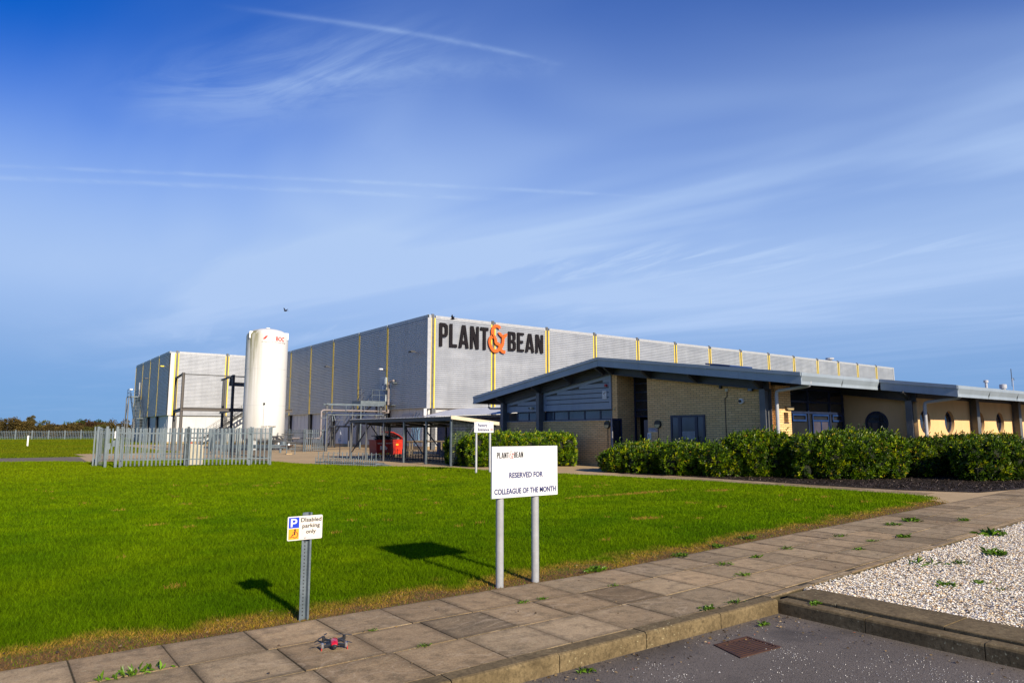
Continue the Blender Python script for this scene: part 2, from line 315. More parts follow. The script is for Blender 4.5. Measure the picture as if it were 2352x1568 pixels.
def tag(o, label=None, cat=None, group=None, kind=None):
    if label: o['label'] = label
    if cat: o['category'] = cat
    if group: o['group'] = group
    if kind: o['kind'] = kind
    return o
def thing(name, loc, label, cat, group=None):
    o = bpy.data.objects.new(name, None); C.objects.link(o); o.location = loc; o.empty_display_size = .2
    return tag(o, label, cat, group)
def wloc(o):
    v = Vector((0, 0, 0))
    while o is not None: v += o.location; o = o.parent
    return v
def link(name, me, mat, parent=None, off=None):
    if mat is not None and not me.materials: me.materials.append(mat)
    o = bpy.data.objects.new(name, me); C.objects.link(o)
    if parent is not None: o.parent = parent
    return o
class MB:
    """collects shapes given in world coordinates; build() links them as ONE mesh object"""
    def __init__(s): s.v = []; s.f = []
    def add(s, vs, fs):
        k = len(s.v); s.v += [tuple(p) for p in vs]; s.f += [tuple(i + k for i in f) for f in fs]; return s
    def box(s, a, b):
        x0, y0, z0 = a; x1, y1, z1 = b
        return s.add([(x0, y0, z0), (x1, y0, z0), (x1, y1, z0), (x0, y1, z0), (x0, y0, z1), (x1, y0, z1), (x1, y1, z1), (x0, y1, z1)],
                     [(0, 3, 2, 1), (4, 5, 6, 7), (0, 1, 5, 4), (1, 2, 6, 5), (2, 3, 7, 6), (3, 0, 4, 7)])
    def bar(s, p, q, w, d=None, up=(0, 0, 1)):
        p, q = Vector(p), Vector(q); d = d or w; t = (q - p).normalized(); u = Vector(up)
        if abs(t.dot(u)) > .95: u = Vector((0, 1, 0)) if abs(t.y) < .9 else Vector((1, 0, 0))
        a = t.cross(u).normalized() * w / 2; b = a.cross(t).normalized() * d / 2
        vs = [p - a - b, p + a - b, p + a + b, p - a + b, q - a - b, q + a - b, q + a + b, q - a + b]
        return s.add(vs, [(0, 1, 2, 3), (4, 7, 6, 5), (0, 4, 5, 1), (1, 5, 6, 2), (2, 6, 7, 3), (3, 7, 4, 0)])
    def tube(s, pts, r, n=8, cap=True):
        pts = [Vector(p) for p in pts]; rs = r if isinstance(r, (list, tuple)) else [r] * len(pts); rings = []
        for i, p in enumerate(pts):
            t = (pts[min(i + 1, len(pts) - 1)] - pts[max(i - 1, 0)]).normalized()
            u = Vector((0, 0, 1)) if abs(t.z) < .95 else Vector((0, 1, 0))
            a = t.cross(u).normalized(); b = a.cross(t).normalized()
            rings.append([p + (a * math.cos(2 * math.pi * k / n) + b * math.sin(2 * math.pi * k / n)) * rs[i] for k in range(n)])
        vs = [q for rg in rings for q in rg]; fs = []
        for i in range(len(pts) - 1):
            for k in range(n): fs.append((i * n + k, i * n + (k + 1) % n, (i + 1) * n + (k + 1) % n, (i + 1) * n + k))
        if cap: fs.append(tuple(range(n))[::-1]); fs.append(tuple((len(pts) - 1) * n + k for k in range(n)))
        return s.add(vs, fs)
    def lathe(s, c, prof, n=24):
        vs = [(c[0] + r * math.cos(2 * math.pi * k / n), c[1] + r * math.sin(2 * math.pi * k / n), c[2] + z) for r, z in prof for k in range(n)]; fs = []
        for i in range(len(prof) - 1):
            for k in range(n): fs.append((i * n + k, i * n + (k + 1) % n, (i + 1) * n + (k + 1) % n, (i + 1) * n + k))
        fs.append(tuple(range(n))[::-1]); fs.append(tuple((len(prof) - 1) * n + k for k in range(n)))
        return s.add(vs, fs)
    def prism(s, poly, o, ax, ay, n, depth):
        """poly (2D) in plane o + x*ax + y*ay, thickened along n by depth"""
        o, ax, ay, n = Vector(o), Vector(ax), Vector(ay), Vector(n); k = len(poly)
        a = [o + ax * x + ay * y for x, y in poly]; b = [p + n * depth for p in a]
        return s.add(a + b, [tuple(range(k))[::-1], tuple(range(k, 2 * k))] + [(i, (i + 1) % k, k + (i + 1) % k, k + i) for i in range(k)])
    def ibeam(s, p, q, h, w, t=.02, up=(0, 0, 1)):
        p, q = Vector(p), Vector(q); d = (q - p).normalized(); u = Vector(up); u = (u - d * u.dot(d)).normalized()
        s.bar(p + u * (h / 2 - t / 2), q + u * (h / 2 - t / 2), w, t, u); s.bar(p - u * (h / 2 - t / 2), q - u * (h / 2 - t / 2), w, t, u)
        return s.bar(p, q, t * .8, h - 2 * t - .002, u)
    def build(s, name, mat, parent=None, smooth=False):
        off = wloc(parent) if parent is not None else Vector((0, 0, 0))
        me = bpy.data.meshes.new(name); me.from_pydata([tuple(Vector(p) - off) for p in s.v], [], s.f); me.update()
        if smooth:
            me.polygons.foreach_set('use_smooth', [True] * len(me.polygons))
            if hasattr(me, 'set_sharp_from_angle'): me.set_sharp_from_angle(angle=R(40))
        return link(name, me, mat, parent)
def box(name, a, b, mat, parent=None): return MB().box(a, b).build(name, mat, parent)
def copytree(o, parent=None):
    c = o.copy(); C.objects.link(c)
    if parent is not None: c.parent = parent
    for ch in list(o.children): copytree(ch, c)
    return c
def npmesh(name, V, F, mat, parent=None, col=None, nper=3):
    """V (n,3) F (m,nper) arrays, col per vertex (n,3)"""
    me = bpy.data.meshes.new(name); off = np.array(wloc(parent)) if parent is not None else 0
    V = np.asarray(V, dtype=np.float32) - off
    F = np.asarray(F, dtype=np.int32); me.vertices.add(len(V)); me.vertices.foreach_set('co', V.astype(np.float32).ravel())
    me.loops.add(F.size); me.loops.foreach_set('vertex_index', F.ravel())
    me.polygons.add(len(F)); me.polygons.foreach_set('loop_start', np.arange(0, F.size, nper, dtype=np.int32))
    try: me.polygons.foreach_set('loop_total', np.full(len(F), nper, dtype=np.int32))
    except Exception: pass
    if col is not None:
        a = me.color_attributes.new('col', 'FLOAT_COLOR', 'POINT'); c4 = np.ones((len(V), 4), dtype=np.float32); c4[:, :3] = col
        a.data.foreach_set('color', c4.ravel())
    me.polygons.foreach_set('use_smooth', np.zeros(len(F), dtype=bool))
    me.update(); me.validate()
    return link(name, me, mat, parent)
def place(me, o, ax, ay, off, flipn=None):
    o, ax, ay = Vector(o), Vector(ax), Vector(ay); n = ax.cross(ay)
    for v in me.vertices: v.co = o + ax * v.co.x + ay * v.co.y + n * v.co.z - off
def curve_to_mesh(cu):
    ob = bpy.data.objects.new('tmp', cu); C.objects.link(ob); bpy.context.view_layer.update()
    ev = ob.evaluated_get(bpy.context.evaluated_depsgraph_get()); me = bpy.data.meshes.new_from_object(ev)
    bpy.data.objects.remove(ob); return me
def text(name, body, size, o, ax, ay, mat, parent, bold=0, sxx=1.0, align='LEFT', depth=.0015, width=None, spacing=1.0, heavy=0):
    cu = bpy.data.curves.new('txt', 'FONT'); cu.body = body; cu.size = size; cu.align_x = align; cu.extrude = depth; cu.offset = bold; cu.space_character = spacing
    cu.resolution_u = 3; me = curve_to_mesh(cu)
    if width:
        xs = [v.co.x for v in me.vertices]; k = width / (max(xs) - min(xs)); sxx = k
    for v in me.vertices: v.co.x *= sxx
    if heavy:      # heavier weight: the outline repeated a hair to each side
        vs = [v.co.copy() for v in me.vertices]; fs = [tuple(p.vertices) for p in me.polygons]; k = len(vs); offs = [(-heavy, 0, 0), (heavy, 0, .0001), (0, heavy, .0002), (0, -heavy, -.0001)]
        me = bpy.data.meshes.new('heavy'); me.from_pydata([tuple(v + Vector(q)) for q in offs for v in vs], [], [tuple(i + j * k for i in f) for j in range(4) for f in fs])
    place(me, o, ax, ay, wloc(parent)); me.materials.clear(); me.materials.append(mat); return link(name, me, mat, parent)
def loops2d(name, loops, o, ax, ay, mat, parent, depth=.01):
    cu = bpy.data.curves.new('poly', 'CURVE'); cu.dimensions = '2D'; cu.fill_mode = 'BOTH'; cu.extrude = depth
    for lp in loops:
        sp = cu.splines.new('POLY'); sp.points.add(len(lp) - 1)
        for i, (x, y) in enumerate(lp): sp.points[i].co = (x, y, 0, 1)
        sp.use_cyclic_u = True
    me = curve_to_mesh(cu); place(me, o, ax, ay, wloc(parent)); me.materials.clear(); me.materials.append(mat); return link(name, me, mat, parent)
U_, V_, Z_ = (1, 0, 0), (0, 1, 0), (0, 0, 1)

# ------------------------------------------------------------------ the setting
def bend(u): return .078 * max(0.0, u - 5.5)
def poly_sheet(name, pts, z, mat):
    me = bpy.data.meshes.new(name); me.from_pydata([(x, y, z) for x, y in pts], [], [tuple(range(len(pts)))]); me.update()
    o = link(name, me, mat); tag(o, kind='structure'); return o
gp = [(-600, 5.96), (5.5, 5.96), (17.5, 6.90), (40, 8.6), (700, 60), (1500, 2500), (-1500, 2500), (-1500, 5.96)]
poly_sheet('ground', gp, -.012, M['ground'])
poly_sheet('road', [(-600, -300), (700, -300), (700, 70), (40, 9), (5.5, 6.1), (-600, 6.1)], -.125, M['asphalt'])
yard = [(12.3, 38.9), (12.7, 34.0), (13.6, 32.2), (14.4, 30.2), (16.0, 28.4), (16.7, 26.6), (16.75, 24.2), (17.3, 21.4), (18.1, 18.9), (18.9, 14.5),
        (18.95, 11.0), (18.9, 8.2), (17.9, 7.5), (17.4, 6.9), (40, 8.5), (40, 30), (60, 30), (60, 95), (12, 95), (12, 72), (5, 58), (5.2, 52), (-30, 50), (-30, 46.5), (0.7, 46.0), (3.4, 44.9), (4.6, 42.6), (9.4, 43.9), (11.1, 41.4), (11.8, 40.2)]
poly_sheet('concrete_yard', yard, -.004, M['yard'])
poly_sheet('track', [(-60, 51.5), (-60, 46.3), (.7, 46.2), (3.5, 45.2), (4.4, 43.6), (4.8, 52.0)], .001, M['track'])
poly_sheet('mulch_bed', [(20.0, 20.4), (19.4, 18.9), (20.0, 15.5), (20.05, 11.5), (20.2, 9.2), (21.0, 7.6), (23.4, 7.32), (40, 8.7), (40, 12.2), (28.4, 12.2), (28.4, 15), (23.0, 15), (23.0, 20.4)], .004, M['soil'])
poly_sheet('shelter_gravel', [(19.6, 28), (24.5, 26.6), (27, 44), (21.5, 46)], .003, simple_conc('stony_gravel', (.16, .12, .07), (.34, .27, .17), sc=9, dark=.9))

# paving: individual slabs, three rows, plus path strips
def slabs():
    V = []; F = []; Cc = []
    def slab(x0, y0, x1, y1, z, jit=.003):
        k = len(V); c = random.uniform(.74, 1.1); 
        if random.random() < .12: c *= .72
        w = random.uniform(-.03, .03); col = (c * (1 + w), c, c * (1 - w)); g = .0055; e = .003
        dz = [random.uniform(-jit, jit) for _ in range(4)]
        pts = [(x0 + g, y0 + g), (x1 - g, y0 + g), (x1 - g, y1 - g), (x0 + g, y1 - g)]; cx, cy = (x0 + x1) / 2, (y0 + y1) / 2
        for (x, y), d in zip(pts, dz): V.append((x, y + bend(x), z - .05))
        for (x, y), d in zip(pts, dz): V.append((x, y + bend(x), z - e + d))
        for (x, y), d in zip(pts, dz):
            xx = x + (e if x < cx else -e); yy = y + (e if y < cy else -e); V.append((xx, yy + bend(xx), z + d))
        for i in range(4):
            j = (i + 1) % 4; F.append((k + i, k + j, k + 4 + j, k + 4 + i)); F.append((k + 4 + i, k + 4 + j, k + 8 + j, k + 8 + i))
        ef = random.uniform(.5, .78); edge = tuple(q * ef for q in col); q_ = min(.07, (x1 - x0) * .2, (y1 - y0) * .3)
        for (x, y), d in zip(pts, dz):
            xx = x + (q_ if x < cx else -q_); yy = y + (q_ if y < cy else -q_); V.append((xx, yy + bend(xx), z + d))
        for i in range(4): j = (i + 1) % 4; F.append((k + 8 + i, k + 8 + j, k + 12 + j, k + 12 + i))
        F.append((k + 12, k + 13, k + 14, k + 15)); Cc.extend([edge] * 12 + [col] * 4)
    rows = [(5.385, 6.0), (4.78, 5.385), (4.175, 4.78)]
    for r, (a, b) in enumerate(rows):
        for i in range(-22, 46):
            x0 = 1.24 + .603 * i + (-.06, 0, .05)[r]; slab(x0, a, x0 + .603, b, .004)
    # narrow edging along the shell bed
    for i in range(0, 26): slab(6.22 + .914 * i, 4.06, 6.22 + .914 * (i + 1), 4.175, .002, .006)
    # path strip between lawn and mulch bed
    for i in range(0, 12):
        for j in range(2): 
            y0 = 8.2 + .9 * i; slab(19.0 + .5 * j, y0 - bend(19.5), 19.5 + .5 * j, y0 + .9 - bend(19.5), .003)
    o = npmesh('pavement', V, F, M['slab'], None, np.array(Cc), 4); tag(o, kind='structure')
slabs()
jp = [(-14, 4.06), (5.5, 4.06), (30, 4.06 + bend(30)), (30, 6.02 + bend(30)), (5.5, 6.02), (-14, 6.02)]
poly_sheet('pavement_joints', jp, -.0025, M['joint'])
MB().prism([(x, y) for x, y in jp], (0, 0, -.13), U_, V_, Z_, .12).build('pavement_base', M['joint']); tag(bpy.data.objects['pavement_base'], kind='structure')

def kerbs():
    def stone(p0, p1, w, ztop, zbot, r=.022):
        """kerb stone from p0 to p1 (front line), body w to the left of travel, rounded front arris"""
        p0, p1 = Vector((*p0, 0)), Vector((*p1, 0)); t = (p1 - p0).normalized(); n = Vector((-t.y, t.x, 0)); g = .004
        prof = [(0, zbot), (0, ztop - r), (r * .3, ztop - r * .3), (r, ztop), (w, ztop), (w, zbot)]
        mb.prism([(x, z) for x, z in prof], p0 + t * g, n, Z_, t, (p1 - p0).length - 2 * g)
    mb = MB(); us = [6.2, 5.32, 4.36] + [4.36 - .915 * i for i in range(1, 18)]
    for a, b in zip(us[1:], us[:-1]): stone((a, 4.03), (b, 4.03), .145, .004 + random.uniform(-.004, .004), -.2)
    o = mb.build('kerb', M['kerb']); tag(o, kind='structure')
    mb = MB(); vs = [4.03, 3.2, 2.29, 1.37, .45, -.47, -1.4]
    for a, b in zip(vs[:-1], vs[1:]): stone((6.20, a), (6.20, b), .145, .0 + random.uniform(-.004, .004), -.2)
    o = mb.build('kerb', M['kerb']); tag(o, kind='structure')
    mb = MB(); vs = [4.05, 3.55, 2.64, 1.73, .82, -.09, -1]
    for a, b in zip(vs[:-1], vs[1:]): stone((6.385, a), (6.385, b), .46, .022 + random.uniform(-.004, .004), -.2, .01)
    o = mb.build('kerb_edging', M['kerb']); tag(o, kind='structure')
kerbs()
poly_sheet('shell_bed_base', [(6.8, -1), (30, -1), (30, 4.06 + bend(30)), (6.8, 4.06 + bend(6.8))], -.035, simple_conc('shell_dust', (.30, .25, .19), (.42, .37, .29), lich=False, sc=5))

# ---- value noise for placing and colouring plants
_tab = rng.random((128, 128))
def vn(x, y):
    xi = np.floor(x).astype(int); yi = np.floor(y).astype(int); fx = x - xi; fy = y - yi; fx = fx * fx * (3 - 2 * fx); fy = fy * fy * (3 - 2 * fy)
    a = _tab[xi % 128, yi % 128]; b = _tab[(xi + 1) % 128, yi % 128]; c = _tab[xi % 128, (yi + 1) % 128]; d = _tab[(xi + 1) % 128, (yi + 1) % 128]
    return (a * (1 - fx) + b * fx) * (1 - fy) + (c * (1 - fx) + d * fx) * fy
def inpoly(x, y, poly):
    r = np.zeros(len(x), bool); j = len(poly) - 1
    for i in range(len(poly)):
        xi, yi = poly[i]; xj, yj = poly[j]; c = ((yi > y) != (yj > y)) & (x < (xj - xi) * (y - yi) / (yj - yi + 1e-12) + xi); r ^= c; j = i
    return r
def shells():
    n = 120000; d = rng.random(n); u = 6.85 + 13 * d ** 1.5; lo = .18 * u - .3; hi = 4.05 + .078 * (u - 5.5)
    v = lo + (hi - lo) * rng.random(n); s = rng.uniform(.007, .0135, n) * (1 + .025 * (u - 6.85))
    w = rng.random(n) < .10; s[w] *= 1.3
    z = -.03 + rng.random(n) ** 2 * .026 + .008 * np.sin(u * 2.1 + v * 1.3)
    k = 6; ang = np.linspace(0, 2 * np.pi, k, endpoint=False); V = np.zeros((n, k + 1, 3)); V[:, 0, 2] = .62
    V[:, 1:, 0] = np.cos(ang); V[:, 1:, 1] = np.sin(ang) * .85; V[:, 1:, 0] += (np.abs(np.sin(ang)) < .1) * .12
    V *= s[:, None, None]; V[:, 0, 0] += s * .25
    a = rng.uniform(0, 2 * np.pi, n); tx = rng.normal(0, .38, n); flip = np.where(rng.random(n) < .3, -1, 1); V[:, :, 2] *= flip[:, None]
    y = V[:, :, 1] * np.cos(tx)[:, None] - V[:, :, 2] * np.sin(tx)[:, None]; zz = V[:, :, 1] * np.sin(tx)[:, None] + V[:, :, 2] * np.cos(tx)[:, None]
    x = V[:, :, 0] * np.cos(a)[:, None] - y * np.sin(a)[:, None]; y2 = V[:, :, 0] * np.sin(a)[:, None] + y * np.cos(a)[:, None]
    P = np.stack([x + u[:, None], y2 + v[:, None], zz + z[:, None]], 2).reshape(-1, 3)
    base = np.arange(n)[:, None] * (k + 1); F = np.concatenate([np.stack([base[:, 0], base[:, 0] + 1 + i, base[:, 0] + 1 + (i + 1) % k], 1) for i in range(k)])
    pal = np.array([(.80, .77, .70), (.72, .60, .42), (.62, .42, .21), (.76, .70, .58), (.46, .33, .19), (.20, .15, .11)]); pr = [.36, .23, .10, .20, .08, .03]
    c = pal[rng.choice(6, n, p=pr)] * rng.uniform(.85, 1.05, n)[:, None]
    o = npmesh('shell_gravel', P, F, M['shell'], None, np.repeat(c, k + 1, 0)); tag(o, 'white and tan cockle shells spread as gravel beside the slab pavement', 'shells', kind='stuff')
    # loose shell fragments strewn over the asphalt
    n = 14000; u = rng.uniform(1.5, 6.1, n); v = rng.uniform(0.6, 3.95, n); cq = vn(u * 2.3, v * 2.3) * vn(u * 7 + 3, v * 7); kq = rng.random(n) < np.clip((cq - .20) * 2.6, .03, 1); u, v = u[kq], v[kq]; n = len(u); kk = rng.random(n) < (.25 + .75 * ((u > 4) | (v < 3))); u, v = u[kk], v[kk]; n = len(u)
    cl = rng.random(n) < .6; u[cl] = np.clip(u[cl] + 0.0, 0, 6.1); s = rng.uniform(.0015, .0042, n); big = rng.random(n) < .01; s[big] = .010
    a = rng.uniform(0, 6.28, n); P = np.zeros((n, 4, 3))
    for i in range(3):
        P[:, i, 0] = u + s * np.cos(a + i * 2.1); P[:, i, 1] = v + s * np.sin(a + i * 2.1); P[:, i, 2] = -.122
    P[:, 3, 0] = u; P[:, 3, 1] = v; P[:, 3, 2] = -.119 + s * .4; b = np.arange(n) * 4
    F = np.concatenate([np.stack([b + i, b + (i + 1) % 3, b + 3], 1) for i in range(3)])
    c = np.tile((.80, .78, .74), (n * 4, 1)) * np.repeat(rng.uniform(.7, 1, n), 4)[:, None]
    o = npmesh('shell_fragments', P.reshape(-1, 3), F, M['shell'], None, c); tag(o, 'white shell chips scattered over the dark asphalt', 'shell chips', kind='stuff')
shells()

def blades(u, v, ln, wd, lean, col, z0=-.01):
    n = len(u); a = rng.uniform(0, 2 * np.pi, n); la = rng.uniform(0, 2 * np.pi, n)
    P = np.zeros((n, 3, 3)); cx, sy = np.cos(a) * wd, np.sin(a) * wd
    P[:, 0] = np.stack([u - cx, v - sy, np.full(n, z0)], 1); P[:, 1] = np.stack([u + cx, v + sy, np.full(n, z0)], 1)
    P[:, 2] = np.stack([u + np.cos(la) * ln * np.sin(lean), v + np.sin(la) * ln * np.sin(lean), z0 + ln * np.cos(lean)], 1)
    return P.reshape(-1, 3), np.repeat(col, 3, 0)
lawn_poly = [(-16, 5.98), (5.5, 5.98), (17.6, 6.93), (18.7, 7.7), (19.0, 8.6), (18.95, 11.5), (18.9, 14.6), (18.1, 18.9), (17.3, 21.4), (16.75, 24.2), (16.7, 26.6), (16.0, 28.4),
             (14.4, 30.2), (13.6, 32.2), (12.7, 34.0), (12.3, 38.9), (11.8, 40.2), (11.1, 41.4), (9.4, 43.9), (4.6, 42.6), (3.4, 44.9), (.7, 46.0), (-16, 46.3)]
def lawn():
    N = 2600000; d = 5.6 * np.exp(rng.random(N) * math.log(48 / 5.6)); az = R(36.8) + rng.uniform(-R(39), R(39), N)
    u = d * np.sin(az); v = d * np.cos(az); k = inpoly(u, v, lawn_poly); u, v, d = u[k], v[k], d[k]
    k = rng.random(len(u)) < .62; u, v, d = u[k], v[k], d[k]; n = len(u)
    e = v - 6.0 - .078 * np.maximum(0, u - 5.5) + (vn(u * 2.2, v * 2.2) - .5) * .55 + (vn(u * 7, v * 7) - .5) * .25
    wd = np.where(u < 5.5, 1.0, 1.0 - .02 * (u - 5.5))
    t1 = np.clip((e - .32) / .32, 0, 1); t2 = np.clip((e - .10) / .26, 0, 1)            # green / straw / bare fringe
    keep = rng.random(n) < (.45 + .55 * t2); u, v, d, t1, t2, e = [q[keep] for q in (u, v, d, t1, t2, e)]; n = len(u)
    g1 = np.array((.096, .200, .0005)); g2 = np.array((.185, .290, .0005)); g3 = np.array((.038, .110, .0005)); st = np.array((.52, .31, .055)); br = np.array((.26, .145, .050)); ye = np.array((.24, .23, .004))
    m = np.clip(.6 * vn(u * .55, v * .55) + .7 * vn(u * 1.6 + 5, v * 1.9) - .15, 0, 1)[:, None]; f = vn(u * 3 + 9, v * 3)[:, None]; r = rng.random(n)[:, None]
    c = g1 * (1 - m) + g2 * m; c = c * (1 - .45 * f) + g3 * .45 * f; c = c * (.45 + 1.1 * r)
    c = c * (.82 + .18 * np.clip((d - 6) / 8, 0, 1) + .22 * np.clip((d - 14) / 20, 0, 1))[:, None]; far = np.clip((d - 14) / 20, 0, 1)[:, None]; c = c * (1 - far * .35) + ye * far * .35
    t1_, t2_ = t1[:, None], t2[:, None]; sb = np.where(rng.random(n)[:, None] < .62, st, np.where(rng.random(n)[:, None] < .5, ye, br))
    sb = sb * (.55 + .8 * r); c = c * t1_ + sb * (1 - t1_); lowc = np.where(rng.random(n)[:, None] < .22, g2 * .8, br * (.6 + .8 * r)); c = c * t2_ + lowc * (1 - t2_)
    # clumps of dry mown clippings
    cx = rng.uniform(-3, 17, 110); cy = rng.uniform(7.2, 24, 110); cr = rng.uniform(.03, .09, 110)
    for a, b, q in zip(cx, cy, cr):
        s = ((u - a) / (q * 2.0)) ** 2 + ((v - b) / q) ** 2 < rng.uniform(.3, 1.6, n); s &= rng.random(n) < .75; c[s] = st * rng.uniform(.6, 1.2, (s.sum(), 1))
    for a, b, qx, qy in ((9.9, 9.1, .35, .22), (13.8, 12.8, 1.6, .25), (11.9, 12.9, .7, .18), (16.0, 12.1, .6, .2)):
        s = ((u - a) / qx) ** 2 + ((v - b) / qy) ** 2 < rng.uniform(.2, 1.3, n) * (.4 + vn(u * 4, v * 4)); s &= rng.random(n) < .8; c[s] = st * rng.uniform(.6, 1.1, (s.sum(), 1))
    ln = rng.uniform(.028, .068, n) * (.45 + .55 * t1) * (.75 + .5 * vn(u * 1.7, v * 1.7)); ln = ln * (1 + .008 * d)
    lean = rng.uniform(.25, 1.2, n) + (1 - t1) * rng.uniform(0, .5, n)
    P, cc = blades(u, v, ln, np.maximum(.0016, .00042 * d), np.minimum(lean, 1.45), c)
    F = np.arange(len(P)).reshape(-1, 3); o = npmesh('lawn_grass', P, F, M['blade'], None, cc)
    tag(o, 'bright green mown grass with a dry yellow fringe along the slab pavement', 'grass', kind='stuff')
    # rougher grass beyond the track
    n = 160000; d = 48 + 120 * rng.random(n) ** 1.6; az = R(rng.uniform(-3, 22, n)) if False else np.radians(rng.uniform(-1.5, 20, n)); u = d * np.sin(az); v = d * np.cos(az)
    k = (v > 52.3) & ~((u > 4.9) & (v < 58)) & ~((u > 12) & (v < 96)); u, v, d = u[k], v[k], d[k]; n = len(u)
    m = vn(u * .12, v * .12)[:, None]; c = (np.array((.12, .175, .004)) * (1 - m) + np.array((.17, .185, .006)) * m) * (.6 + .8 * rng.random((n, 1)))
    P, cc = blades(u, v, rng.uniform(.05, .14, n), .00045 * d, rng.uniform(.1, 1.1, n), c); F = np.arange(len(P)).reshape(-1, 3)
    o = npmesh('far_grass', P, F, M['blade'], None, cc); tag(o, 'rough grass field between the grey track and the far fence', 'grass', kind='stuff')
lawn()

# ------------------------------------------------------------------ leafy plants
def leaves(P0, D, L, Wd, cols, fold=.25):
    """diamond leaves from P0 along D, length L, width Wd"""
    n = len(P0); D = D / np.linalg.norm(D, axis=1)[:, None]; rnd = rng.normal(size=(n, 3)); rnd[:, 2] = rnd[:, 2] * .5
    side = np.cross(D, rnd); side /= np.linalg.norm(side, axis=1)[:, None] + 1e-9; nrm = np.cross(side, D); s = np.sign(nrm[:, 2:3] + 1e-6); nrm *= s
    P = np.zeros((n, 4, 3)); P[:, 0] = P0; mid = P0 + D * (L * .5)[:, None] + nrm * (L * .05)[:, None]
    P[:, 1] = mid + side * (Wd / 2)[:, None] + nrm * (Wd * fold)[:, None]; P[:, 3] = mid - side * (Wd / 2)[:, None] + nrm * (Wd * fold)[:, None]
    P[:, 2] = P0 + D * L[:, None] - nrm * (L * .08)[:, None]
    b = np.arange(n) * 4; F = np.concatenate([np.stack([b, b + 1, b + 2], 1), np.stack([b, b + 2, b + 3], 1)])
    return P.reshape(-1, 3), F, np.repeat(cols, 4, 0)
def blob_shell(blobs, per_m2, depth=.12):
    out = []; nn = []
    B = np.array(blobs)
    for i, (x, y, z, r) in enumerate(blobs):
        k = int(4 * math.pi * r * r * per_m2); dd = rng.normal(size=(k, 3)); dd /= np.linalg.norm(dd, axis=1)[:, None]
        rr = r * (1 - depth * rng.random(k) ** 1.5 + .04 * rng.normal(size=k)); p = np.array((x, y, z)) + dd * rr[:, None]
        ok = p[:, 2] > .03
        d2 = np.sqrt(((p[:, None, :] - B[None, :, :3]) ** 2).sum(2)); d2[:, i] = 9e9; ok &= ~((d2 < B[None, :, 3] * .80).any(1))
        out.append(p[ok]); nn.append(dd[ok])
    return np.concatenate(out), np.concatenate(nn)
def laurel(name, poly, height, label, group, seed, dens=1.0, spikes=1.0, tone=1.0):
    global rng
    rng = np.random.default_rng(seed); xs = [p[0] for p in poly]; ys = [p[1] for p in poly]; cx, cy = sum(xs) / len(xs), sum(ys) / len(ys)
    t = thing(name, (cx, cy, 0), label, 'shrub', group); blobs = []
    gx = np.arange(min(xs), max(xs), .38); gy = np.arange(min(ys), max(ys), .38)
    for x in gx:
        for y in gy:
            x1, y1 = x + rng.uniform(-.2, .2), y + rng.uniform(-.2, .2)
            if not inpoly(np.array([x1]), np.array([y1]), poly)[0]: continue
            hh = height(x1, y1) if callable(height) else height; hh *= rng.uniform(.86, 1.06)
            r = rng.uniform(.36, .54); z = hh - r; blobs.append((x1, y1, z, r))
            while z > .5: z -= .42; blobs.append((x1 + rng.uniform(-.14, .14), y1 + rng.uniform(-.14, .14), max(z, .28), rng.uniform(.32, .48)))
    p, nr = blob_shell(blobs, 88 * dens, .20)
    k = 8; d = nr * .8 + np.array((0, 0, .55)) + rng.normal(size=p.shape) * .28; d /= np.linalg.norm(d, axis=1)[:, None]
    tall = rng.random(len(p)) < .08 * spikes; ext = np.where(tall, rng.uniform(.10, .34, len(p)), rng.uniform(0, .06, len(p))) * (nr[:, 2] > -.1)
    PP, DD, CC, LL = [], [], [], []
    young = rng.random(len(p)); pal = np.array([(.040, .088, .001), (.080, .148, .001), (.160, .225, .001), (.28, .31, .002), (.016, .040, .002)])
    tone_i = np.where(young < .28, 4, np.where(young < .55, 0, np.where(young < .80, 1, np.where(young < .94, 2, 3))))
    for j in range(k):
        a = j * 2.4 + rng.random(len(p)) * .6; ref = np.where(np.abs(d[:, 2:3]) < .9, np.array((0, 0, 1.)), np.array((1., 0, 0)))
        s1 = np.cross(d, ref); s1 /= np.linalg.norm(s1, axis=1)[:, None]; s2 = np.cross(d, s1)
        rad = s1 * np.cos(a)[:, None] + s2 * np.sin(a)[:, None]; f = j / k
        PP.append(p + d * (.015 + f * (.07 + ext))[:, None] - d * .05); DD.append(d * (.35 + .8 * f) + rad * (1.0 - .35 * f) + np.array((0, 0, -.12 * (1 - f))))
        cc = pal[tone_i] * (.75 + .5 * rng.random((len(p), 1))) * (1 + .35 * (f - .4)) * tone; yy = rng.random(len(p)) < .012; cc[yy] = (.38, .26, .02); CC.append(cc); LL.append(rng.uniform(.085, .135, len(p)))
    P, F, cc = leaves(np.concatenate(PP), np.concatenate(DD), np.concatenate(LL), np.concatenate(LL) * .40, np.clip(np.concatenate(CC), 0, 1))
    npmesh('foliage', P, F, M['laurel'], t, cc)
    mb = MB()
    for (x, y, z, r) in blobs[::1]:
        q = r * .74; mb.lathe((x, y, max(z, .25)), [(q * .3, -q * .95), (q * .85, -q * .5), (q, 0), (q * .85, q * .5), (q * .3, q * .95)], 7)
    mb.build('dark_filler', M['core'], t)  # opaque lumps added against see-through, coloured as the shade inside the foliage
    st = MB()
    for (x, y, z, r) in blobs:
        if random.random() < .35: st.tube([(x, y, 0), (x + rng.uniform(-.1, .1), y + rng.uniform(-.1, .1), .35), (x + rng.uniform(-.2, .2), y + rng.uniform(-.2, .2), .8)], [.018, .014, .008], 5)
    st.build('stem', M['bark'], t); return t
G1 = 'laurel shrubs planted round the office'
